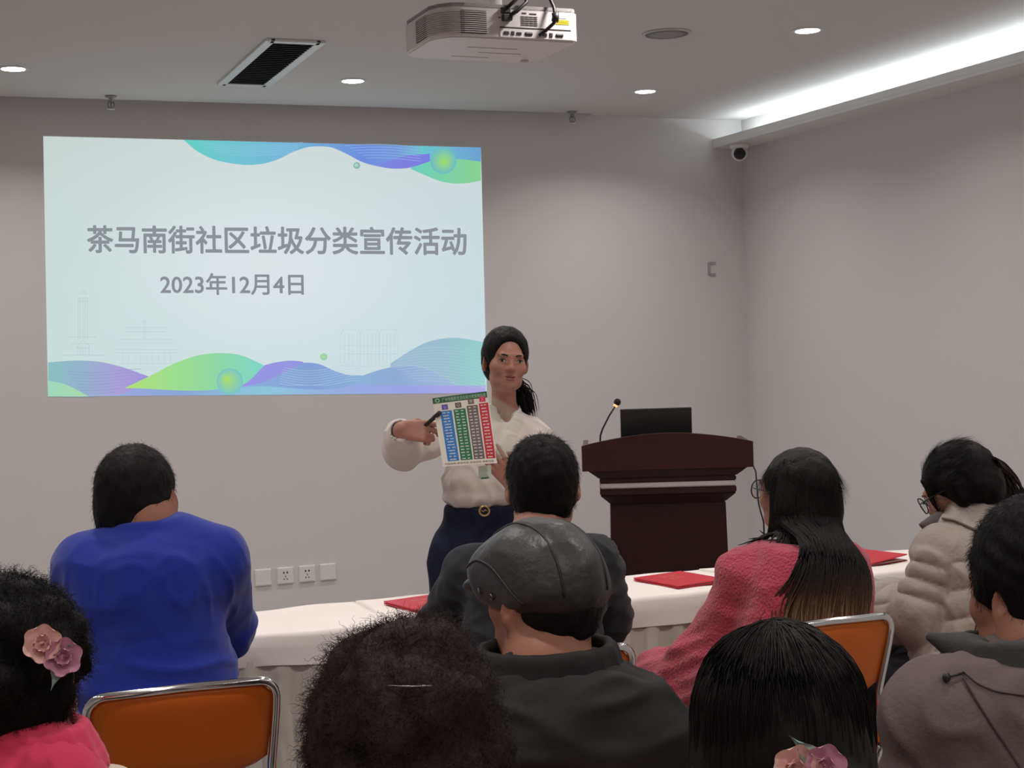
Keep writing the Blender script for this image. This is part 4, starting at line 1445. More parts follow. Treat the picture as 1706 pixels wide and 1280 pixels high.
P[:, 1:-1] = P[:, 1:-1]*.5+(P[:, :-2]+P[:, 2:])*.25
Rr = np.tile(.0034*np.minimum(1, .5+tt*2)*(1-.7*tt**4), (n, 1))*r.uniform(.6, 1.3, (n, 1))
V2, Q2 = tubes(P, Rr, 5)
# locks lying forward over the near shoulder
m_ = 640
t2 = r.uniform(PI-1.30, PI+.30, m_)
sb = ((PI+.30-t2)/1.6)[:, None]
a2 = H+(np.stack([np.cos(t2)*.086, -np.sin(t2)*.098-.012, r.uniform(-.03, .05, m_)], -1)*sc)@Mh.T
b2 = H+(np.stack([np.cos(t2)*.100, -np.sin(t2)*.085-.018, r.uniform(-.125, -.105, m_)], -1)*sc)@Mh.T
k2 = r.uniform(0, 1, (m_, 1))
e2 = (b.SL*.78+b.N*.22)*(1-k2)+(b.SL*.35+b.N*.65)*k2+np.stack([r.normal(size=m_)*.012, .045-.165*sb[:, 0]+r.normal(size=m_)*.012, .062-.10*sb[:, 0]+r.uniform(-.03, .012, m_)], -1)
t3 = np.linspace(0, 1, 14)[None, :, None]
c2_ = b2+[0, 0, -.02]
PL = np.where(t3 < .5, a2[:, None]*(1-2*t3)+b2[:, None]*2*t3, b2[:, None]*(2-2*t3)**1.2+e2[:, None]*(1-(2-2*np.maximum(t3, .5))**1.2))
for _ in range(3): PL[:, 1:-1] = PL[:, 1:-1]*.5+(PL[:, :-2]+PL[:, 2:])*.25
for c in [b.SL*(1-f_)+(b.N+[0, 0, -.035])*f_ for f_ in (0, .25, .5, .75, 1.)]:
    q = PL-c; l = np.linalg.norm(q, axis=2)
    PL = np.where((l < .086)[..., None], c+q/np.maximum(l, .01)[..., None]*(.087+.004*k2[:, None]), PL)
for c, rad in ((P2, np.array([.168, .133, .168])),):
    q = 1-((PL[:, :, 0]-c[0])/rad[0])**2-((PL[:, :, 2]-c[2])/rad[2])**2
    yb = c[1]-rad[1]*np.sqrt(np.maximum(q, 0))-.006
    PL[:, :, 1] = np.where((q > 0) & (PL[:, :, 1] > yb) & (sb > .55), yb, PL[:, :, 1])
PL[:, 1:-1] = PL[:, 1:-1]*.5+(PL[:, :-2]+PL[:, 2:])*.25
V4, Q4 = tubes(PL, np.tile(.0030*(1-.7*np.linspace(0, 1, 14)**3), (m_, 1)), 5)
V3, Q3 = fuzz(V1, Q1, 5000, .05, .0003, 77, lambda p: np.tile(-b.Mh[:, 2], (len(p), 1)), .06, 1., .05, m=4, where=lambda p: ((p-b.H)@b.Mh)[:, 2] < .085)
V, Q = join((V1, Q1), (V2, Q2), (V3, Q3), (V4, Q4))
lockv = (r.uniform(0, 1, n) > .55)*r.uniform(.3, 1, n)
zt = H[2]-V[:, 2]
lock = np.concatenate([np.zeros(len(V1)), np.repeat(lockv, 18*5), np.zeros(len(V3)+len(V4))])
f = np.clip((zt-.17)/.18, 0, 1)[:, None]
c0, c1, c2 = np.array([.009, .0075, .007]), np.array([.105, .062, .040]), np.array([.42, .24, .12])
cols = c0*(1-f)+c1*f
f2 = (np.clip((zt-.22)/.11, 0, 1)*lock)[:, None]
cols = cols*(1-f2)+c2*f2
link('long_hair', npmesh('long_hair', V, Q, True, cols), attr_mat('ombre_hair', rough=.5, bump=(120, .3), spec=.15), b.root)


def glasses(b, m, rad=.024, name='glasses'):
    mb = MB()
    tf = lambda p: b.H+b.Mh@(np.array(p)*b.sc)
    for e in (-1, 1):
        mb.tube([tf((e*.033+rad*1.1*math.cos(a), .112-.004*abs(math.cos(a)), .004+rad*math.sin(a))) for a in np.linspace(0, 2*PI, 22)[:-1]], .0019, 6, True)
        mb.tube([tf(p) for p in ((e*.059, .108, .010), (e*.074, .085, .012), (e*.082, .03, .010), (e*.083, -.01, .006), (e*.082, -.022, -.012))], .0018, 6)
    mb.tube([tf(p) for p in ((-.008, .112, .008), (0, .115, .012), (.008, .112, .008))], .0018, 6)
    o = mb.build(name, m, b.root, True)
    for e in (-1, 1):
        l = MB().lathe([(.0001, 0), (rad*.95, .0005)], 20)
        T = Matrix.Translation(tf((e*.033, .111, .004))) @ Matrix(b.Mh).to_4x4() @ Matrix.Rotation(-PI/2, 4, 'X')
        bmesh.ops.transform(l.bm, matrix=T, verts=l.bm.verts)
        l.build('lens', M_lens, o)
    return o
M_lens = bpy.data.materials.new('spectacle_lens')
M_lens.use_nodes = True
_n = M_lens.node_tree.nodes['Principled BSDF']
_n.inputs['Alpha'].default_value = .12
_n.inputs['Roughness'].default_value = .05
_n.inputs['Base Color'].default_value = (.8, .85, .9, 1)
M_frame = mat('dark_spectacle_frame', (.015, .013, .02), .3)
glasses(b, M_frame, .025)

# ---- 4: woman in the grey puffer jacket
b = Body(2.70, 3.40, .42)
b.H, b.N = b.L(1600, 812, 4.28), b.L(1636, 872, 4.26)
b.SL, b.SR = b.L(1572, 922, 4.20), b.L(1688, 910, 4.42)
b.EL, b.ER = b.L(1538, 1032, 4.18), b.L(1690, 1050, 4.5)
b.WL, b.WR = np.array([-.06, .40, .74]), np.array([.06, .40, .74])
b.arm_r = (.058, .054, .040)
b.build('person in a pale grey puffer jacket and round glasses looking down, dark ponytail', M_skin, 1.0, b.yawdir(38, -30))
M_puff = mat('grey_puffer_nylon', lin(164, 155, 147), .55, bump=(45, .35), var=(4, .05), spec=.3)
s = Sdf(); b.torso(s, .030, (.17, .16, .148), (.15, .14, .12)); b.arms(s, .026, .010, (4.0, .014))
s.ell((0, .02, .585), (.195, .185, .10), .05)
AX, AE = b.SL, b.EL
def puff(v):
    d = np.abs(np.sin((v[:, 2]+.25*v[:, 1])*PI/.075))**.5-.6
    on_arm = np.linalg.norm(np.cross(v-b.SL, (b.EL-b.SL)/np.linalg.norm(b.EL-b.SL)), axis=1) < .10
    hood = v[:, 2] > b.N[2]-.075
    return np.where(on_arm | hood, 0, .013*d)+.003*noise3(v*[1, 1, 1.5], 55, 6)+.004*ridge(v, (1, 1, 1), 45, 3)
pj_ = smesh('puffer_jacket', s, M_puff, b.root, res=.0055, smooth=1, disp=puff)
s = Sdf()
for sx in (-1, 1):
    s.rc(b.N+[sx*.095, .03, -.012], b.N+[0, -.122, -.034], .052, .076, .02)
    s.rc(b.N+[sx*.095, .03, -.012], b.N+[sx*.055, .110, -.024], .052, .030, .02)
    s.rc(b.N+[sx*.082, .03, .040], b.N+[0, -.088, .026], .026, .036, .008)
    s.rc(b.N+[sx*.082, .03, .040], b.N+[sx*.046, .098, .020], .026, .016, .008)
s.ell(b.N+[0, .03, .07], (.058, .085, .085), .01, 's')
hd_ = smesh('hood', s, M_puff, b.root, res=.005, smooth=1, disp=lambda v: .004*noise3(v, 80, 6)+.004*ridge(v, (1, 1, 1), 75, 4))
def seam_on(pts, o, rad, m, name='seam'):
    P = np.array(pts, float); t = np.linspace(0, len(P)-1, 6*len(P))
    q = np.stack([np.interp(t, range(len(P)), P[:, j]) for j in (0, 1)], -1)
    W = np.array([on_surface(b, o, x, y, .0) for x, y in q])
    for _ in range(4): W[1:-1] = W[1:-1]*.5+(W[:-2]+W[2:])*.25
    MB().tube(list(W), rad, 6).build(name, m, b.root, True)
seam_on([(1570, 864), (1592, 868), (1618, 880), (1640, 890), (1664, 898)], [pj_, hd_], .0035, mat('puffer_seam', lin(96, 88, 84), .7), 'hood_seam')
M_lining = mat('dark_lining', lin(92, 84, 84), .7)
s = Sdf()
s.rc(b.L(1566, 866, 4.235), b.L(1533, 874, 4.20), .022, .005, .01).rc(b.L(1562, 880, 4.235), b.L(1538, 896, 4.20), .020, .007, .04)
smesh('open_collar', s, M_lining, b.root, res=.005)
s = Sdf().at(b.Mh, b.H, b.sc)
s.ell((0, -.016, .030), (.087, .106, .096), .01)
s.ell((0, -.055, -.03), (.070, .060, .065), .03)
s.ell((0, .108, -.035), (.074, .070, .108), .012, 's')
for e in (-1, 1): s.rc((e*.076, -.008, .02), (e*.080, -.010, -.036), .026, .022, .02)
for e in (-1, 1): s.rc((e*.070, .062, .06), (e*.070, .072, -.045), .010, .005, .01)
V1, Q1 = s.mesh(.006, smooth=2, disp=lambda v: .002*noise3(v, 150, 5))
F1 = fuzz(V1, Q1, 6000, .035, .0003, 41, lambda p: np.tile(-b.Mh[:, 1], (len(p), 1)), .0, 1., .04, m=4, where=lambda p: ((p-b.H)@b.Mh)[:, 1] > -.06)
V, Q = join((V1, Q1), F1)
link('hair', npmesh('hair', V, Q), M_hair, b.root)
r = np.random.default_rng(5)
n = 520
tie = b.H+b.Mh@(np.array([0, -.112, .012])*b.sc)
tt = np.linspace(0, 1, 10)
e0 = tie+b.D((.02, 0, 0))
pc = [tie, b.L(1662, 787, 4.36), b.L(1682, 822, 4.36), b.L(1690, 872, 4.36)]
cen = np.stack([np.interp(tt, [0, .3, .62, 1], [p[k] for p in pc]) for k in range(3)], -1)
off = r.normal(size=(n, 1, 3))*(.007+.013*np.sin(np.minimum(tt*1.6, PI*.62)))[None, :, None]
P = cen[None]+off
V, Q = tubes(P, np.tile(.0020*(1-.7*tt**2), (n, 1)), 4)
link('ponytail', npmesh('ponytail', V, Q), M_hair_b, b.root)
glasses(b, M_frame, .024)
st = MB().tube([b.N+np.array([-.10, -.09, -.06]), b.N+np.array([.0, -.172, -.20]), b.N+np.array([.12, -.165, -.36])], .008, 8)
st.build('bag_strap', mat('tan_strap', lin(150, 112, 78), .6), b.root, True)

# ---- 5: man in the leather cap
b = Body(.98, 2.38, .0)
b.H, b.N = b.L(906, 1000, 2.57), b.L(912, 1112, 2.52)
b.SL, b.SR = b.L(785, 1205, 2.50), b.L(1062, 1222, 2.54)
b.EL, b.ER = b.L(735, 1400, 2.52), b.L(1100, 1420, 2.60)
b.WL, b.WR = np.array([-.10, .32, .66]), np.array([.10, .32, .66])
b.arm_r = (.070, .058, .038)
b.build('person in a black leather flat cap and black jacket, seen from behind', M_skin_d, .98, b.yawdir(15, 2), nr=.069)
b.crop(seed=15, grow=-.002, fz=2500, ln=.005, nape=-.040, below=.004)
M_leather = mat('black_leather', lin(52, 50, 51), .40, bump=(38, .35, 5), var=(7, .35), spec=.5)
CC, CR = np.array([0, .004, .052]), np.array([.101, .128, .084])
cs_ = b.sc*.925
s = Sdf().at(b.Mh, b.H, cs_)
s.ell((0, -.002, .052), (.100, .132, .101), .01)
s.ell((0, .080, .036), (.086, .098, .054), .07)
s.ell((0, -.030, .030), (.098, .104, .060), .02)
s.plane((0, 0, -.016), (0, .10, -1), .012)
s.ell((0, .0, -.065), (.080, .100, .055), .006, 's')
Vc, Qc = s.mesh(.0045, smooth=3, disp=lambda v: .0016*noise3(v, 60, 2)+.0016*ridge(v, (1, 1, 1), 46, 5, .35))
cap = link('flat_cap', npmesh('flat_cap', Vc, Qc), M_leather, b.root)
tf = lambda p: b.H+b.Mh@(np.array(p)*cs_)
_dir = (Vc-tf(CC)); _dir /= np.linalg.norm(_dir, axis=1)[:, None]
def onc(x, y, z, g=.0005):
    """point of the cap surface seen from its centre towards (x, y, z)"""
    d = b.Mh@(np.array([x, y, z])-CC); d /= np.linalg.norm(d)
    i = np.argsort(-(_dir@d))[:6]
    return Vc[i].mean(0)+d*g
def on_path(pts, k=26):
    P = np.array(pts, float); t = np.linspace(0, len(P)-1, k)
    C3 = np.stack([np.interp(t, range(len(P)), P[:, j]) for j in range(3)], -1)
    for _ in range(3): C3[1:-1] = C3[1:-1]*.5+(C3[:-2]+C3[2:])*.25
    Q3 = np.array([onc(*c) for c in C3])
    for _ in range(2): Q3[1:-1] = Q3[1:-1]*.5+(Q3[:-2]+Q3[2:])*.25
    return list(Q3)
M_seam = mat('leather_seam', lin(24, 23, 24), .5)
for sg in (-1, 1):
    MB().tube(on_path([(sg*.034, .10, .11), (sg*.036, .03, .14), (sg*.040, -.05, .13), (sg*.048, -.11, .07), (sg*.05, -.12, .03)]), .0024, 6).build('seam', M_seam, cap, True)
    MB().tube(on_path([(sg*.03, .17, .035), (sg*.075, .13, .050), (sg*.085, .08, .075), (sg*.092, .02, .070), (sg*.094, -.03, .035), (sg*.09, -.06, .01)]), .0026, 6).build('seam', M_seam, cap, True)
br = Sdf().at(b.Mh, b.H, cs_)
br.ell((0, .126, .020), (.084, .066, .024), .01, R=rotm('X', -.25))
br.ell((0, .05, .05), (.074, .078, .028), .006, 's')
smesh('brim', br, M_leather, cap, res=.004)
for p in ((-.10, .060, .020), (-.10, .025, .014)):
    c_ = onc(*p, .0)
    d_ = (c_-tf(CC)); d_ /= np.linalg.norm(d_)
    MB().tube([c_+d_*.001+frame_from(d_)@np.array([.0050*math.cos(a), .001, .0050*math.sin(a)]) for a in np.linspace(0, 2*PI, 15)[:-1]], .0015, 6, True).build('eyelet', mat('eyelet_metal', (.16, .16, .17), .35, .8), cap, True)
MB().tube(on_path([(-.02, -.12, -.022), (.03, -.115, -.012), (.065, -.09, .002), (.09, -.05, .014)]), .0022, 6).build('strap', M_seam, cap, True)
bq = onc(.088, -.070, .016, .002)
MB().box(bq, (.006, .010, .014), bev=.002).build('buckle', mat('buckle_metal', (.7, .66, .5), .25, .9), cap)
M_jkt = mat('black_jacket', lin(36, 35, 35), .7, bump=(60, .12), spec=.25)
s = Sdf(); b.torso(s, .022, (.175, .17, .165), (.14, .14, .125), -.072); b.arms(s, .016)
smesh('jacket', s, M_jkt, b.root, res=.009, smooth=3, disp=lambda v: .005*noise3(v*[1, 1, 1.8], 40, 14)+.008*ridge(v, (.35, .7, 1.4), 55, 2))
s = Sdf()
M = frame_from((0, 1, 0), (0, .12, 1))
for zz, rr in ((-.022, .116), (-.004, .112), (.012, .108), (.024, .104)):
    for k in range(18):
        f = lambda a: b.N+M@np.array([rr*1.06*math.cos(a), .005+rr*.90*math.sin(a), zz+.004])
        s.rc(f(2*PI*k/18), f(2*PI*(k+1)/18), .011, .011, .006)
smesh('jacket_collar', s, M_jkt, b.root, res=.006, smooth=2, disp=lambda v: .002*noise3(v, 60, 1))


# ------------------------------------------------------------------ frizzy heads
def frizz(b, m, vol, seed, n=5200, curl=.0045, ln=.045, rad=.00075, low=-.10, hole=None, lumps=90, back=1.0):
    r = np.random.default_rng(seed)
    s = Sdf().at(b.Mh, b.H, b.sc)
    s.ell((0, -.022, .030), (.082+vol, .104+vol*.8, .094+vol*.9), .01)
    s.ell((0, -.045, -.045), (.078+vol*.9, .070+vol*.7, .080), .04)
    for _ in range(lumps):
        v = r.normal(size=3); v /= np.linalg.norm(v)
        if v[1] > .55 or v[2] < -.55: continue
        p = np.array([0, -.025, .020])+v*np.array([.082+vol, .102+vol*.8, .098+vol])
        s.ell(p, np.full(3, r.uniform(.012, .022)), .018)
    s.ell((0, .125, -.045), (.070, .075, .110), .015, 's')
    for e in (-1, 1): s.ell((e*(.088+vol), .030, -.050), (.030, .03, .050), .01, 's')
    if hole: hole(s)
    s.plane((0, 0, low), (0, .2, -1), .01)
    V, Q = s.mesh(.006, smooth=1, disp=lambda v: .003*noise3(v, 120, seed))
    F = fuzz(V, Q, n, ln, rad, seed, -b.Mh[:, 2], .55, .35, .75, curl=curl, turns=1.6, m=9)
    V, Q = join((V, Q), F)
    return link('hair', npmesh('hair', V, Q), m, b.root)


def petal_mesh(L_, W_, cup, seed):
    r = np.random.default_rng(seed)
    nu, nv = 9, 9
    G = np.zeros((nu, nv, 3))
    for i in range(nu):
        u = i/(nu-1)
        w_ = W_*math.sin(PI*(.10+u*.64))**.8*(1 if u < .9 else .86)
        for j in range(nv):
            v = -1+2*j/(nv-1)
            G[i, j] = (v*w_*(1), u*L_*(1-.26*u*v*v), cup*u*u*L_+.35*cup*w_*v*v+.0012*math.sin(9*u+5*v+seed))
    return G


def flower(root, c, nrm, upv, rad, mats, seed, leaves, name='hair_flower'):
    """fabric blossom clip: cupped petals in two rings, beads, and leaves"""
    M = frame_from(nrm, upv)          # forward = out of the head
    f = MB().sph(c, rad*.28, 12)
    fl = f.build(name, mats[1], root, True)
    for ring, (np_, L_, tilt) in enumerate(((6, 1.0, .15), (5, .66, .70))):
        for k in range(np_):
            a = 2*PI*(k+.5*ring)/np_+seed
            G = petal_mesh(rad*L_, rad*.60*L_, .30, seed+k)
            R = M@rotm('X', -PI/2)@rotm('Z', a)@rotm('X', tilt)
            P = G@R.T+np.array(c)
            MB().grid(P).build('petal', mats[0] if (k+ring+seed) % 3 else mats[1], fl, True)
    rr = np.random.default_rng(seed)
    for k in range(5):
        p = np.array(c)+M@np.array([rr.normal()*rad*.12, rad*.42, rr.normal()*rad*.12])
        MB().sph(p, rad*.07, 8).build('bead', mats[2], fl, True)
    for ang, L_, W_ in leaves:
        G = petal_mesh(L_, W_, .12, seed+9)
        G[:, :, 0] *= np.linspace(1.1, .08, 9)[:, None]
        R = M@rotm('X', -PI/2)@rotm('Z', ang)@rotm('X', .12)
        MB().grid(G@R.T+np.array(c)-M[:, 1]*.002).build('leaf', mats[3], fl, True)
    return fl


M_petA = mat('blush_petal', lin(238, 190, 178), .5, bump=(60, .1), sheen=.3)
M_petB = mat('mauve_petal', lin(206, 142, 168), .5, bump=(60, .1), sheen=.3)
M_bead = mat('pearl_bead', lin(150, 84, 104), .2)
M_leaf = mat('silk_leaf', lin(150, 174, 166), .45, bump=(40, .1))
for m_ in (M_petA, M_petB, M_leaf):
    pn = m_.node_tree.nodes['Principled BSDF']
    pn.inputs['Subsurface Weight'].default_value = .0

# ---- 6: woman with the flower clip, pink collar
b = Body(.15, 2.42, -.25)
b.H, b.N = b.L(30, 1112, 2.33), b.L(48, 1242, 2.28)
b.SL, b.SR = b.L(-30, 1330, 2.26), b.L(112, 1338, 2.32)
b.EL, b.ER = b.L(-80, 1520, 2.3), b.L(205, 1540, 2.36)
b.WL, b.WR = np.array([-.10, .32, .66]), np.array([.10, .32, .66])
b.arm_r = (.042, .046, .036)
b.build('person with black frizzy hair, pink flower hair clip and pink collar', M_skin, 1.02, b.yawdir(-33, 2), nr=.056)
def hole(s):
    s.ell((.100, .012, -.030), (.036, .036, .044), .01, 's')
    s.rc((.10, -.02, -.13), (-.10, -.09, -.13), .02, .02, .02, 's')
hair_ = frizz(b, M_hair, .018, 61, n=11000, curl=.0032, ln=.022, rad=.0005, low=-.098, hole=hole)
M_pinkc = mat('pink_polo', lin(214, 42, 84), .75, bump=(200, .1), sheen=.2)
s = Sdf(); b.torso(s, .012, (.15, .14, .12), (.13, .125, .11))
s.plane((0, 0, .45), (0, 0, -1))
smesh('pink_vest', s, M_pinkc, b.root, res=.009, smooth=3, disp=lambda v: .003*noise3(v, 40, 6))
s = Sdf()
M = frame_from((0, 1, 0), (0, .15, 1))
for zz, rr in ((-.034, .106), (-.018, .100), (-.002, .092), (.012, .084), (.022, .078)):
    for k in range(18):
        f = lambda a: b.N+M@np.array([rr*math.cos(a), rr*math.sin(a), zz])
        s.rc(f(2*PI*k/18), f(2*PI*(k+1)/18), .010, .010, .008)
smesh('pink_collar', s, M_pinkc, b.root, res=.005)
M_cream = mat('cream_sleeve', lin(206, 190, 172), .8, bump=(120, .15))
for S, E, W in ((b.SL, b.EL, b.WL), (b.SR, b.ER, b.WR)):
    s = Sdf(); sg_ = -1 if S is b.SL else 1
    s.rc(b.L(180, 1337, 2.30) if sg_ > 0 else S+[-.03, 0, -.01], E, .055, .056, .03).rc(E, W, .062, .05, .03)
    smesh('cream_sleeve', s, M_cream, b.root, res=.009, smooth=3, disp=lambda v: .004*noise3(v, 35, 16))
fm = (M_petA, M_petB, M_bead, M_leaf)
nv = b.D(-FW+.35*RT+.25*UP)
c1 = on_surface(b, hair_, 70, 1074, .008); c2 = on_surface(b, hair_, 104, 1096, .010)
flower(b.root, c1, nv, b.D(UP), .030, (M_petA, M_petA, M_bead, M_leaf), 3, [(1.45, .050, .013)])
flower(b.root, c2, nv, b.D(UP), .030, (M_petB, M_petB, M_bead, M_leaf), 4, [(-.35, .050, .018)])

# ---- 7: frizzy brown hair in the nearest row
b = Body(.47, 1.52, -.1)
b.H, b.N = b.L(681, 1240, 1.62), b.L(690, 1395, 1.58)
b.SL, b.SR = b.L(560, 1440, 1.56), b.L(860, 1440, 1.62)
b.EL, b.ER = b.L(520, 1680, 1.58), b.L(900, 1700, 1.66)
b.WL, b.WR = np.array([-.10, .32, .66]), np.array([.10, .32, .66])
b.arm_r = (.056, .050, .036)
b.build('person with thick frizzy brown-black hair held by a thin hairpin, nearest row', M_skin, .98, b.yawdir(-19, 0))
frizz(b, M_hair_b, .006, 71, n=20000, curl=.0028, ln=.019, rad=.00034, low=-.135, lumps=120)
pa, pb = b.L(646, 1143, 1.488), b.L(720, 1143, 1.490)
MB().tube([pa, pa*.5+pb*.5+b.D(-FW)*.003, pb], .0010, 6).build('hairpin', mat('hairpin_metal', (.30, .30, .27), .3, .9), b.root, True)
M_brown = mat('brown_coat', lin(70, 58, 54), .8, bump=(80, .15))
s = Sdf(); b.torso(s, .016, (.16, .16, .165), (.13, .13, .12)); b.arms(s, .012)
smesh('coat', s, M_brown, b.root, res=.011, smooth=3, disp=lambda v: .004*noise3(v, 25, 6))

# ---- 8: straight dark bob with a flower clip
b = Body(1.0, 1.62, -.15)
b.H, b.N = b.L(1287, 1230, 1.90), b.L(1305, 1368, 1.86)
b.SL, b.SR = b.L(1180, 1420, 1.84), b.L(1440, 1420, 1.92)
b.EL, b.ER = b.L(1150, 1640, 1.86), b.L(1480, 1640, 1.96)
b.WL, b.WR = np.array([-.10, .32, .66]), np.array([.10, .32, .66])
b.arm_r = (.056, .050, .036)
b.build('person with a smooth dark bob, half tied up with a pink flower clip', M_skin, 1.04, b.yawdir(-13, -4))
s = Sdf().at(b.Mh, b.H, b.sc)
s.ell((0, -.022, .030), (.096, .116, .104), .01)
s.ell((0, -.040, -.050), (.108, .090, .110), .05)
s.ell((0, .120, -.045), (.078, .072, .120), .015, 's')
s.ell((.02, -.128, -.045), (.052, .030, .036), .02)
s.plane((0, 0, -.15), (0, 0, -1), .01)
V1, Q1 = s.mesh(.006, smooth=3, disp=lambda v: .0016*noise3(v*[1, 1, .25], 190, 5))
r = np.random.default_rng(8)
n = 2600
th = r.uniform(-.35, PI+.35, n); ph = r.uniform(.05, 1.15, n)
cr = b.H+b.Mh@(np.array([.005, -.03, .135])*b.sc)
tt = np.linspace(0, 1, 12)
ex = np.stack([np.cos(th), -np.sin(th)*.86-.06], -1)
a = tt[None]*(.75+1.45*r.uniform(.5, 1, n))[:, None]
gx = np.sin(np.minimum(a, PI/2))
P = np.zeros((n, 12, 3))
P[:, :, 0] = ex[:, :1]*.101*gx*(1+.10*np.maximum(0, a-PI/2))
P[:, :, 1] = -.026+ex[:, 1:]*.118*gx
P[:, :, 2] = .030+np.where(a < PI/2, .108*np.cos(np.minimum(a, PI/2)), -(a-PI/2)*.42)
P += r.normal(size=(n, 1, 3))*.0018+.002*np.sin(tt[None, :, None]*7+r.uniform(0, 6, (n, 1, 3)))
P = b.H+(P*b.sc)@b.Mh.T
V2, Q2 = tubes(P, np.tile(.0011*(1-.6*tt), (n, 1)), 3)
V, Q = join((V1, Q1), (V2, Q2))
link('hair', npmesh('hair', V, Q), mat('dark_bob_hair', (.010, .0078, .0075), .5, bump=(80, .4, 6), stretch=(1, 1, .2), spec=.15), b.root)
nv = b.D(-FW+.1*RT+.15*UP)
flower(b.root, b.L(1322, 1284, 1.735), nv, b.D(UP), .032, (M_petA, M_petA, M_bead, M_leaf), 5, [(1.5, .062, .014)])
flower(b.root, b.L(1370, 1277, 1.735), nv, b.D(UP), .028, (M_petB, M_petB, M_bead, M_leaf), 6, [(-2.3, .056, .018)])
s = Sdf(); b.torso(s, .016, (.16, .16, .165), (.13, .13, .12)); b.arms(s, .012)
smesh('coat', s, mat('dark_coat', lin(52, 46, 48), .8, bump=(80, .15)), b.root, res=.011, smooth=3, disp=lambda v: .004*noise3(v, 25, 6))

# ---- 9: man in the hooded jacket at the side
b = Body(1.76, 2.08, .12)
b.H, b.N = b.L(1726, 992, 2.60), b.L(1742, 1078, 2.54)
b.SL, b.SR = b.L(1570, 1205, 2.48), b.L(1830, 1190, 2.66)
b.EL, b.ER = b.L(1525, 1400, 2.50), b.L(1860, 1400, 2.7)
b.WL, b.WR = np.array([-.10, .32, .66]), np.array([.10, .32, .66])
b.arm_r = (.072, .060, .040)
b.build('person in a grey-brown hooded jacket with thick black hair, at the edge of the picture', M_skin_d, 1.12, b.yawdir(8, -2), nr=.062)
b.crop(seed=19, grow=.012, fz=9000, ln=.012, top=.016, front=.010)
M_hood = mat('grey_brown_jacket', lin(104, 92, 90), .75, bump=(120, .2), var=(5, .06), spec=.2)
M_hoodin = mat('dark_grey_collar', lin(58, 56, 54), .8, bump=(150, .15))
s = Sdf(); b.torso(s, .030, (.18, .18, .175), (.15, .15, .135), -.075); b.arms(s, .020)
jk = smesh('jacket', s, M_hood, b.root, res=.009, smooth=3, disp=lambda v: .006*noise3(v*[1, 1, 1.3], 42, 24)+.008*ridge(v, (.8, .8, 1.1), 46, 2))
s = Sdf()
for sx in (-1, 1): s.rc(b.N+[sx*.125, .06, -.050], b.N+[0, -.150, -.075], .058, .072, .03)
s.ell(b.N+[0, -.155, -.18], (.15, .070, .14), .03)
s.ell(b.N+[0, .03, .03], (.105, .11, .085), .03, 's')
hd_ = smesh('hood', s, M_hood, b.root, res=.007, smooth=3, disp=lambda v: .004*noise3(v*[1, 1, 1.6], 50, 25)+.005*ridge(v, (.6, .8, 1.3), 48, 5))
s = Sdf()
M = frame_from((0, 1, 0), (0, .1, 1))
for zz, rr in ((-.034, .128), (-.018, .126), (-.002, .123), (.014, .120)):
    for k in range(20):
        f = lambda a: b.N+M@np.array([rr*1.12*math.cos(a), .01+rr*1.05*math.sin(a), zz-.012*math.sin(a)])
        s.rc(f(2*PI*k/20), f(2*PI*(k+1)/20), .011, .011, .008)
s.rc(b.N+[-.115, .05, -.008], b.N+[-.158, .10, .020], .036, .010, .02)
smesh('collar', s, M_hoodin, b.root, res=.006, smooth=2, disp=lambda v: .002*noise3(v, 50, 3))
tg = on_surface(b, jk, 1577, 1129, .007)
MB().tube([tg, on_surface(b, jk, 1592, 1125, .004), on_surface(b, jk, 1606, 1121, .002)], .0022, 6).build('toggle_cord', M_black, b.root, True)
MB().sph(tg, .0068, 14, (1, 1, 1.15)).build('cord_toggle', M_dark, b.root, True)
M_stitch = mat('jacket_seam', lin(62, 54, 53), .8)
def seam_px(pts, o, rad=.0022, name='seam'):
    P = np.array(pts, float); t = np.linspace(0, len(P)-1, 6*len(P))
    q = np.stack([np.interp(t, range(len(P)), P[:, j]) for j in (0, 1)], -1)
    W = np.array([on_surface(b, o, x, y, .0) for x, y in q])
    for _ in range(4): W[1:-1] = W[1:-1]*.5+(W[:-2]+W[2:])*.25
    MB().tube(list(W), rad, 6).build(name, M_stitch, b.root, True)
seam_px([(1604, 1119), (1628, 1140), (1660, 1153), (1712, 1160)], [jk, hd_], .0016)
seam_px([(1605, 1130), (1622, 1160), (1650, 1205), (1680, 1250), (1703, 1285)], [jk, hd_], .0020)

# ------------------------------------------------------------------ the presenter, standing
pb_ = at_d(795, 930, 5.3)
fwd = -np.array([FW[0], FW[1], 0])+.10*np.array([RT[0], RT[1], 0])
b = Body(pb_[0], pb_[1], math.atan2(-fwd[0], fwd[1]))
b.H, b.N = b.L(842, 605, 5.27), b.L(840, 692, 5.34)
b.SR, b.SL = b.L(770, 716, 5.33), b.L(889, 728, 5.36)
b.ER, b.WR = b.L(672, 750, 5.20), b.L(667, 717, 5.01)
b.EL, b.WL = b.L(905, 812, 5.22), b.L(856, 808, 5.02)
hd = -np.array([FW[0], FW[1], 0])+.24*np.array([RT[0], RT[1], 0])+np.array([0, 0, .02])
b.Mh = frame_from(b.D(hd), b.D(UP+.07*RT)); b.sc = .91
s = Sdf().at(b.Mh, b.H, b.sc)
head(s, b.Mh.T@(b.N-b.H)/b.sc, .045, jaw=.84)
s.at()
PW, PH = b.L(800, 838, 5.31), b.L(792, 905, 5.31)
s.chain([b.N+[0, 0, -.02], b.N*.6+PW*.4, PW, PH], [.052, .080, .072, .085], .04)
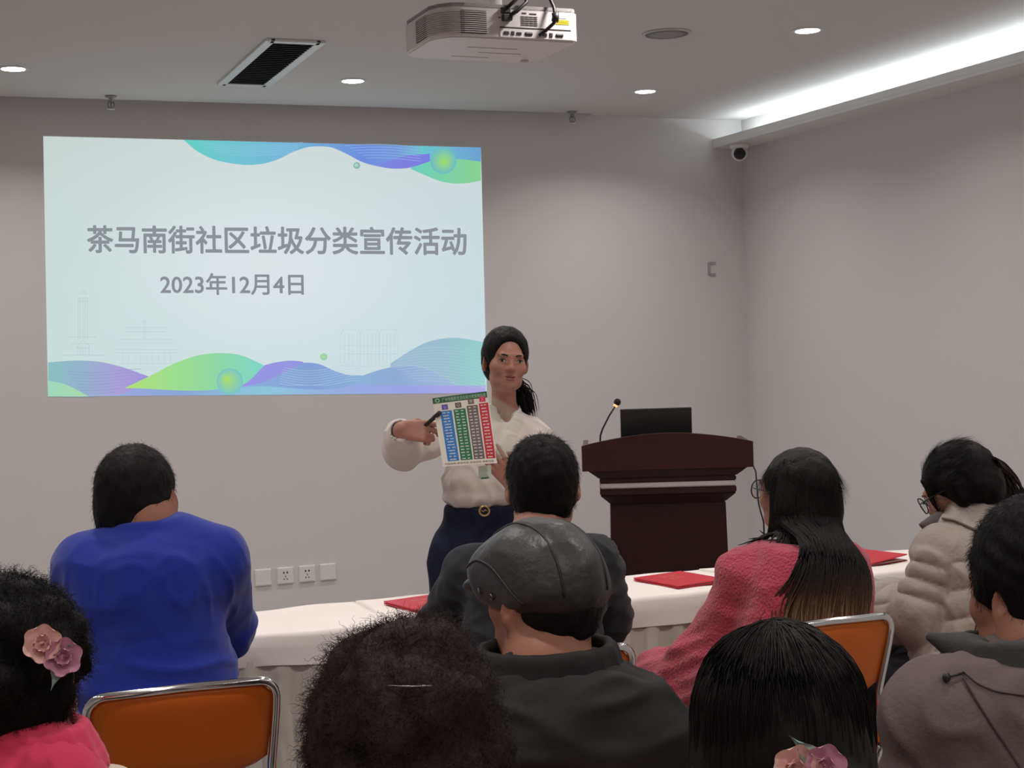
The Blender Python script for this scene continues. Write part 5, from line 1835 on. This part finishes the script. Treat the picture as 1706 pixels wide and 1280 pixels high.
for S, E, W in ((b.SL, b.EL, b.WL), (b.SR, b.ER, b.WR)):
    s.rc(b.N+[0, 0, -.045], S, .045, .042, .04).rc(S, E, .042, .036, .02).rc(E, W, .036, .025, .02)
dv = b.D
hand(s, b.WR, b.D(RT*1.0-UP*.04-FW*.12), b.D(-FW+.45*UP), b.D(UP), .98, (.34, .62, .85, .95), .9, .04)
hand(s, b.WL, b.D(-RT*.60+UP*.82-FW*.12), b.D(-FW), b.D(RT*.82+UP*.55), .93, (.10, .14, .18, .22), .15, .10)
for sx in (-1, 1):
    hp = PH+np.array([sx*.075, 0, -.07])
    kn, an = np.array([sx*.075, .01, .46]), np.array([sx*.08, -.02, .08])
    s.rc(hp, kn, .07, .048, .04).rc(kn, an, .046, .033, .03).rc(an+[0, -.02, -.045], an+[sx*.02, .12, -.052], .030, .024, .02)
hl, hh = b.H-.15, b.H+.15
fr_ = lambda c, r_, h: (np.array(c)-r_, np.array(c)+r_, h)
V, Q = s.mesh(.011, [fr_(b.H, .135, .0028), fr_(b.WR+b.D(RT)*.08, .11, .0036), fr_(b.WL+b.D(UP)*.07-b.D(RT)*.05, .11, .0036)], smooth=1)
root = link('person', npmesh('person', V, Q), M_skin)
root.location = b.o; root.rotation_euler = (0, 0, b.rz)
props(root, 'person standing in white blouse and navy trousers, pointing a pen at a colourful sheet', 'person', 'people in the meeting room')
b.root = root
face_bits(root, b.Mh, b.H, b.sc)
T = lambda p: b.H+b.Mh@(np.array(p)*b.sc)
s = Sdf().at(b.Mh, b.H, b.sc)
s.ell((0, .0912, -.0525), (.0225, .0094, .0060), .004)
s.ell((0, .0896, -.0635), (.0200, .0100, .0070), .004)
s.rc((-.022, .098, -.058), (.022, .098, -.058), .0016, .0016, .003, 's')
smesh('lips', s, M_lip, root, res=.0022, smooth=1)
# hair drawn back, low ponytail over one shoulder
s = Sdf().at(b.Mh, b.H, b.sc)
s.ell((0, -.018, .038), (.090, .106, .104), .01)
s.ell((0, -.050, -.02), (.072, .060, .065), .03)
s.ell((0, .116, -.002), (.076, .080, .106), .016, 's')
for e in (-1, 1):
    s.ell((e*.092, .008, -.030), (.022, .030, .048), .008, 's')
s.plane((0, 0, -.09), (0, .3, -1), .01)
V1, Q1 = s.mesh(.0045, smooth=2, disp=lambda v: .0018*noise3(v, 160, 5))
F1 = fuzz(V1, Q1, 5000, .013, .0003, 51, lambda p: np.tile(-b.Mh[:, 1], (len(p), 1)), .06, 1., .10, m=4)
r = np.random.default_rng(52)
n = 420
tt = np.linspace(0, 1, 20)
pc = [b.H+b.Mh@(np.array(p)*b.sc) for p in ((0, -.10, -.04), (-.040, -.095, -.075), )]+[b.L(869, 652, 5.37), b.L(872, 668, 5.36), b.L(879, 686, 5.36)]
cen = np.stack([np.interp(tt, [0, .2, .5, .75, 1], [p[k] for p in pc]) for k in range(3)], -1)
for _ in range(6): cen[1:-1] = cen[1:-1]*.5+(cen[:-2]+cen[2:])*.25
P = cen[None]+r.normal(size=(n, 1, 3))*(.006+.009*np.sin(np.minimum(tt*2.4, PI*.8)))[None, :, None]
F2 = tubes(P, np.tile(.0018*(1-.75*tt**2), (n, 1)), 4)
V, Q = join((V1, Q1), F1, F2)
link('hair', npmesh('hair', V, Q), M_hair, root)

M_blouse = mat('white_blouse', lin(212, 203, 197), .7, bump=(40, .15), spec=.2, sheen=.2)
s = Sdf()
CH_ = b.N*.62+PW*.38
s.ell(CH_+[0, .0, .0], (.135, .098, .15), .05)
s.ell(CH_+[.045, .060, -.01], (.052, .050, .055), .05).ell(CH_+[-.045, .060, -.01], (.052, .050, .055), .05)
s.ell(PW+[0, 0, .075], (.132, .108, .09), .06)
s.ell(PW+[0, 0, .02], (.130, .108, .045), .03)
for S in (b.SL, b.SR): s.rc(S, b.N+[0, 0, -.035], .056, .052, .05)
s.rc(b.SR, b.ER, .056, .064, .035).rc(b.ER, b.WR*.72+b.ER*.28, .064, .056, .03).rc(b.WR*.72+b.ER*.28, b.WR*.93+b.ER*.07, .054, .040, .01)
s.rc(b.SL, b.EL, .060, .062, .035).rc(b.EL, b.WL*.7+b.EL*.3, .062, .052, .03).rc(b.WL*.7+b.EL*.3, b.WL*.92+b.EL*.08, .050, .036, .01)
dW = (b.WR-b.ER)/np.linalg.norm(b.WR-b.ER)
s.rc(b.WR-dW*.012, b.WR+dW*.03, .031, .033, .004, 's')
s.ell(b.N+[0, .052, .012], (.026, .045, .040), .012, 's')
s.plane(PW+[0, 0, -.020], (0, .0, -1), .01)
def bl(v):
    arm = np.linalg.norm(v-b.ER, axis=1) < .13
    return .004*noise3(v*[1, 1, .8], 60, 7)+.004*ridge(v, (1, 1, .6), 62, 9)+np.where(arm, .005*noise3(v*[1.6, 1, .6], 60, 8), 0)+.003*np.sin(v[:, 0]*120)*np.exp(-((v[:, 2]-PW[2]-.01)/.05)**2)
smesh('blouse', s, M_blouse, root, res=.0055, smooth=2, disp=bl)
s = Sdf()
M = frame_from((0, 1, 0), (0, .15, 1))
for zz, rr in ((-.002, .058), (.012, .056), (.024, .055)):
    for k in range(18):
        a0, a1 = PI/2+.45+(2*PI-.9)*k/18, PI/2+.45+(2*PI-.9)*(k+1)/18
        f = lambda a: b.N+M@np.array([rr*math.cos(a), rr*math.sin(a), zz-.022*math.sin(a)])
        s.rc(f(a0), f(a1), .006, .006, .005)
for e in (-1, 1):
    s.rc(b.N+[e*.036, .054, -.012], b.N+[e*.060, .070, -.052], .020, .006, .012, flat=((0, 1, 0), 2.2))
smesh('blouse_collar', s, M_blouse, root, res=.004, smooth=2)
M_navy = mat('navy_trousers', lin(26, 30, 50), .8, bump=(150, .15), spec=.2)
s = Sdf()
s.ell(PW+[0, 0, -.02], (.128, .112, .085), .03)
s.ell(PH+[0, -.005, -.01], (.148, .118, .12), .05)
for sx in (-1, 1):
    hp = PH+np.array([sx*.075, 0, -.07]); kn, an = np.array([sx*.082, .01, .46]), np.array([sx*.085, -.02, .10])
    s.rc(hp, kn, .092, .080, .04).rc(kn, an, .080, .070, .03)
s.plane(PW+[0, 0, -.006], (0, 0, 1), .006)
s.plane((0, 0, .05), (0, 0, -1))
tro = smesh('trousers', s, M_navy, root, res=.008, smooth=3, disp=lambda v: .003*noise3(v*[1.4, 1, .6], 60, 15)+.004*ridge(v, (1, 1, .8), 46, 5)+.002*np.sin(v[:, 0]*150)*np.exp(-((v[:, 2]-PW[2]+.02)/.03)**2))
bc = b.L(807, 851.5, 5.175)
Mb = frame_from(b.D(-FW))
MB().tube([bc+Mb@np.array([.0165*math.cos(a), .004, .0165*math.sin(a)]) for a in np.linspace(0, 2*PI, 25)[:-1]], .0036, 8, True).build('buckle', mat('gold_buckle', lin(196, 168, 120), .3, .9), tro, True)
bt_ = MB().tube([bc+Mb@np.array([x, .004, z]) for x, z in ((-.010, -.001), (-.003, .004), (.003, -.003), (.010, .002))], .0024, 6)
bt_.build('buckle_motif', mat('gold_motif', lin(170, 140, 96), .35, .9), tro, True)
for sx in (-1, 1):
    s = Sdf(); an = np.array([sx*.08, -.02, .08])
    s.rc(an+[0, -.03, -.042], an+[sx*.02, .13, -.05], .038, .030, .02).ell(an+[0, 0, -.02], (.04, .05, .045), .03)
    s.plane((0, 0, .004), (0, 0, -1))
    smesh('shoe', s, M_shoe, root, res=.008)

# ------------------------------------------------------------------ what she holds
pn = empty('marker_pen', at_d(710, 708, 5.0))
po_ = np.array(pn.location)
p0, p1 = at_d(686.5, 728.5, 5.055)-po_, at_d(733, 687.5, 4.950)-po_
ax = (p1-p0)/np.linalg.norm(p1-p0)
MB().tube([p0, p0+ax*.002, p1-ax*.040, p1-ax*.039], [.0055, .0068, .0068, .0068], 14).build('barrel', M_dark, pn, True)
MB().tube([p1-ax*.040, p1-ax*.0385, p1-ax*.001, p1], [.0068, .0075, .0075, .006], 14).build('cap', M_black, pn, True)
props(pn, 'thick black marker pen held in the pointing hand', 'pen')

SC = [at_d(720, 664, 4.975), at_d(812, 652, 4.985), at_d(828, 772, 4.935), at_d(738, 778, 4.925)]
so = sum(SC)/4
sh = empty('guidance_sheet', so)
nsh = np.cross(SC[1]-SC[0], SC[3]-SC[0]); nsh /= np.linalg.norm(nsh)
if nsh@FW > 0: nsh = -nsh
def su(u, v, lift=0.):
    p = (SC[0]*(1-u)+SC[1]*u)*(1-v)+(SC[3]*(1-u)+SC[2]*u)*v
    return p-so+nsh*(lift+.006*math.sin(PI*u)*(.4+.6*v)-.004*math.sin(2*PI*v)*u)
def sgrid(name, u0, u1, v0, v1, lift, m, parent, n=14, k=14):
    G = np.array([[su(u, v, lift) for v in np.linspace(v0, v1, k)] for u in np.linspace(u0, u1, n)])
    return MB().grid(G).build(name, m, parent, True)
paper = MB()
G1 = np.array([[su(u, v, .0004) for v in np.linspace(0, 1, 16)] for u in np.linspace(0, 1, 16)])
G2 = np.array([[su(u, v, -.0004) for v in np.linspace(0, 1, 16)] for u in np.linspace(0, 1, 16)])
paper.grid(G1).grid(G2).build('paper', mat('sheet_paper', lin(232, 226, 214), .45), sh, True)
pm = lambda nme, c: mat(nme, lin(*c), .4)
M_ink = pm('white_print', (225, 228, 224))
hb = sgrid('header_band', .0, .985, .0, .085, .0008, pm('print_green', (40, 98, 62)), sh)


def sheet_text(name, body, u0, u1, v0, v1, m, parent, lift=.0012):
    V, Pg = text_mesh(body)
    x0, x1 = V[:, 0].min(), V[:, 0].max(); y0, y1 = V[:, 1].min(), V[:, 1].max()
    W = [su(u0+(u1-u0)*(p[0]-x0)/(x1-x0), v1+(v0-v1)*(p[1]-y0)/(y1-y0), lift) for p in V]
    return link(name, poly_mesh(name, W, Pg), m, parent)
sheet_text('header_text', '广州市居民生活垃圾分类投放指南', .17, .96, .018, .070, pm('pale_green_print', (190, 216, 192)), hb)
def ring(name, uc, vc, r0, r1, m, parent, n=18, lift=.0012, k=1.0):
    bm_ = MB()
    A = [bm_.bm.verts.new(su(uc+r0*math.cos(a), vc+k*r0*.77*math.sin(a), lift)) for a in np.linspace(0, 2*PI, n+1)[:-1]]
    B = [bm_.bm.verts.new(su(uc+r1*math.cos(a), vc+k*r1*.77*math.sin(a), lift)) for a in np.linspace(0, 2*PI, n+1)[:-1]]
    for i in range(n): bm_.bm.faces.new((A[i], A[(i+1) % n], B[(i+1) % n], B[i]))
    return bm_.build(name, m, parent)
ring('header_emblem', .085, .044, .024, .042, pm('emblem_green', (150, 196, 158)), hb)
cols = [((46, 126, 200), (96, 84, 170), .105, .315, .205), ((34, 118, 74), (96, 92, 80), .345, .565, .200), ((112, 100, 98), (118, 104, 104), .590, .790, .170), ((200, 42, 54), (206, 52, 78), .815, .985, .155)]
rr = random.Random(4)
for q, (c, ic, u0, u1, v0) in enumerate(cols):
    co = sgrid('category_column', u0, u1, v0, .930, .0008, pm('print_column_%d' % q, c), sh)
    tx = MB()
    nl = 17
    for k in range(nl):
        v = v0+.028+k*(.93-v0-.05)/(nl-1)
        segs = ((.12, .46), (.54, .88)) if q in (1, 2) else (((.18, .82),) if k % 3 else ((.14, .46), (.52, .86)))
        for a, e in segs:
            ua, ue = u0+(u1-u0)*(a+rr.uniform(0, .06)), u0+(u1-u0)*(e-rr.uniform(0, .10))
            w_ = (ue-ua)/5
            for z in range(5):
                hgt = rr.uniform(.006, .009)
                x0 = ua+z*w_; x1 = x0+w_*.78
                qd = [tx.bm.verts.new(su(*p, .0013)) for p in ((x0, v-hgt), (x1, v-hgt), (x1, v+hgt), (x0, v+hgt))]
                tx.bm.faces.new(qd)
    tx.build('text_lines', M_ink, co)
    um = (u0+u1)/2-.01
    ip = sgrid('category_icon', um-.055, um+.055, v0-.092, v0-.018, .0008, pm('print_icon_%d' % q, ic), sh, 4, 4)
    im = pm('icon_pale_%d' % q, tuple(min(255, x+75) for x in ic))
    if q == 0: ring('icon_mark', um, v0-.050, .018, .034, im, ip, 3)
    elif q == 3:
        xx = MB()
        for sg in (-1, 1):
            qd = [su(um-.030, v0-.055-sg*.024, .0013), su(um-.022, v0-.055-sg*.030, .0013), su(um+.030, v0-.055+sg*.024, .0013), su(um+.022, v0-.055+sg*.030, .0013)]
            xx.bm.faces.new([xx.bm.verts.new(p) for p in qd])
        xx.build('icon_mark', im, ip)
    elif q == 2:
        ring('icon_mark', um, v0-.062, .010, .026, im, ip, 8)
    else:
        ring('icon_mark', um, v0-.055, .014, .030, im, ip, 10)
sheet_text('footer_text', '可回收物 厨余垃圾 其他垃圾 有害垃圾', .04, .95, .952, .982, pm('dark_print', (70, 64, 58)), sh)
# clear folded film beside the sheet and the small tag under it
M_film = bpy.data.materials.new('clear_film')
M_film.use_nodes = True
fn = M_film.node_tree
pbn = fn.nodes['Principled BSDF']
pbn.inputs['Base Color'].default_value = (*lin(200, 228, 196), 1)
pbn.inputs['Roughness'].default_value = .12
pbn.inputs['Alpha'].default_value = .14
pbn.inputs['Specular IOR Level'].default_value = .9
r = np.random.default_rng(3)
FC = [at_d(813, 655, 4.99), at_d(872, 690, 5.13), at_d(862, 748, 5.08), at_d(829, 768, 4.94)]
G = np.zeros((26, 26, 3))
for i, u in enumerate(np.linspace(0, 1, 26)):
    for j, v in enumerate(np.linspace(0, 1, 26)):
        p = (FC[0]*(1-u)+FC[1]*u)*(1-v)+(FC[3]*(1-u)+FC[2]*u)*v-so
        G[i, j] = p-FW*(.012*math.sin(9*u+4*v)*u+.007*math.sin(17*v-8*u+1)*u+.004*math.sin(31*u+11*v))+RT*.006*math.sin(7*v)*u
MB().grid(G).build('clear_film', M_film, sh, True)
TC = [at_d(797, 777, 4.975)-so, at_d(818, 775, 4.978)-so, at_d(819, 796, 4.97)-so, at_d(797, 798, 4.97)-so]
tb = MB()
a = [tb.bm.verts.new(p) for p in TC]; c_ = [tb.bm.verts.new(p-nsh*.003) for p in TC]
tb.bm.faces.new(a); tb.bm.faces.new(c_[::-1])
for i in range(4): tb.bm.faces.new((a[i], a[(i+1) % 4], c_[(i+1) % 4], c_[i]))
tag_ = tb.build('hanging_tag', mat('tag_white', lin(196, 206, 192), .35), sh)
MB().tube([TC[3]*.8+TC[2]*.2+nsh*.001, TC[3]*.2+TC[2]*.8+nsh*.001], .0025, 6).build('tag_clip', mat('tag_green', lin(46, 110, 70), .4), tag_, True)
props(sh, 'printed sheet with blue, green, grey and red columns held in front of the blouse', 'sheet')
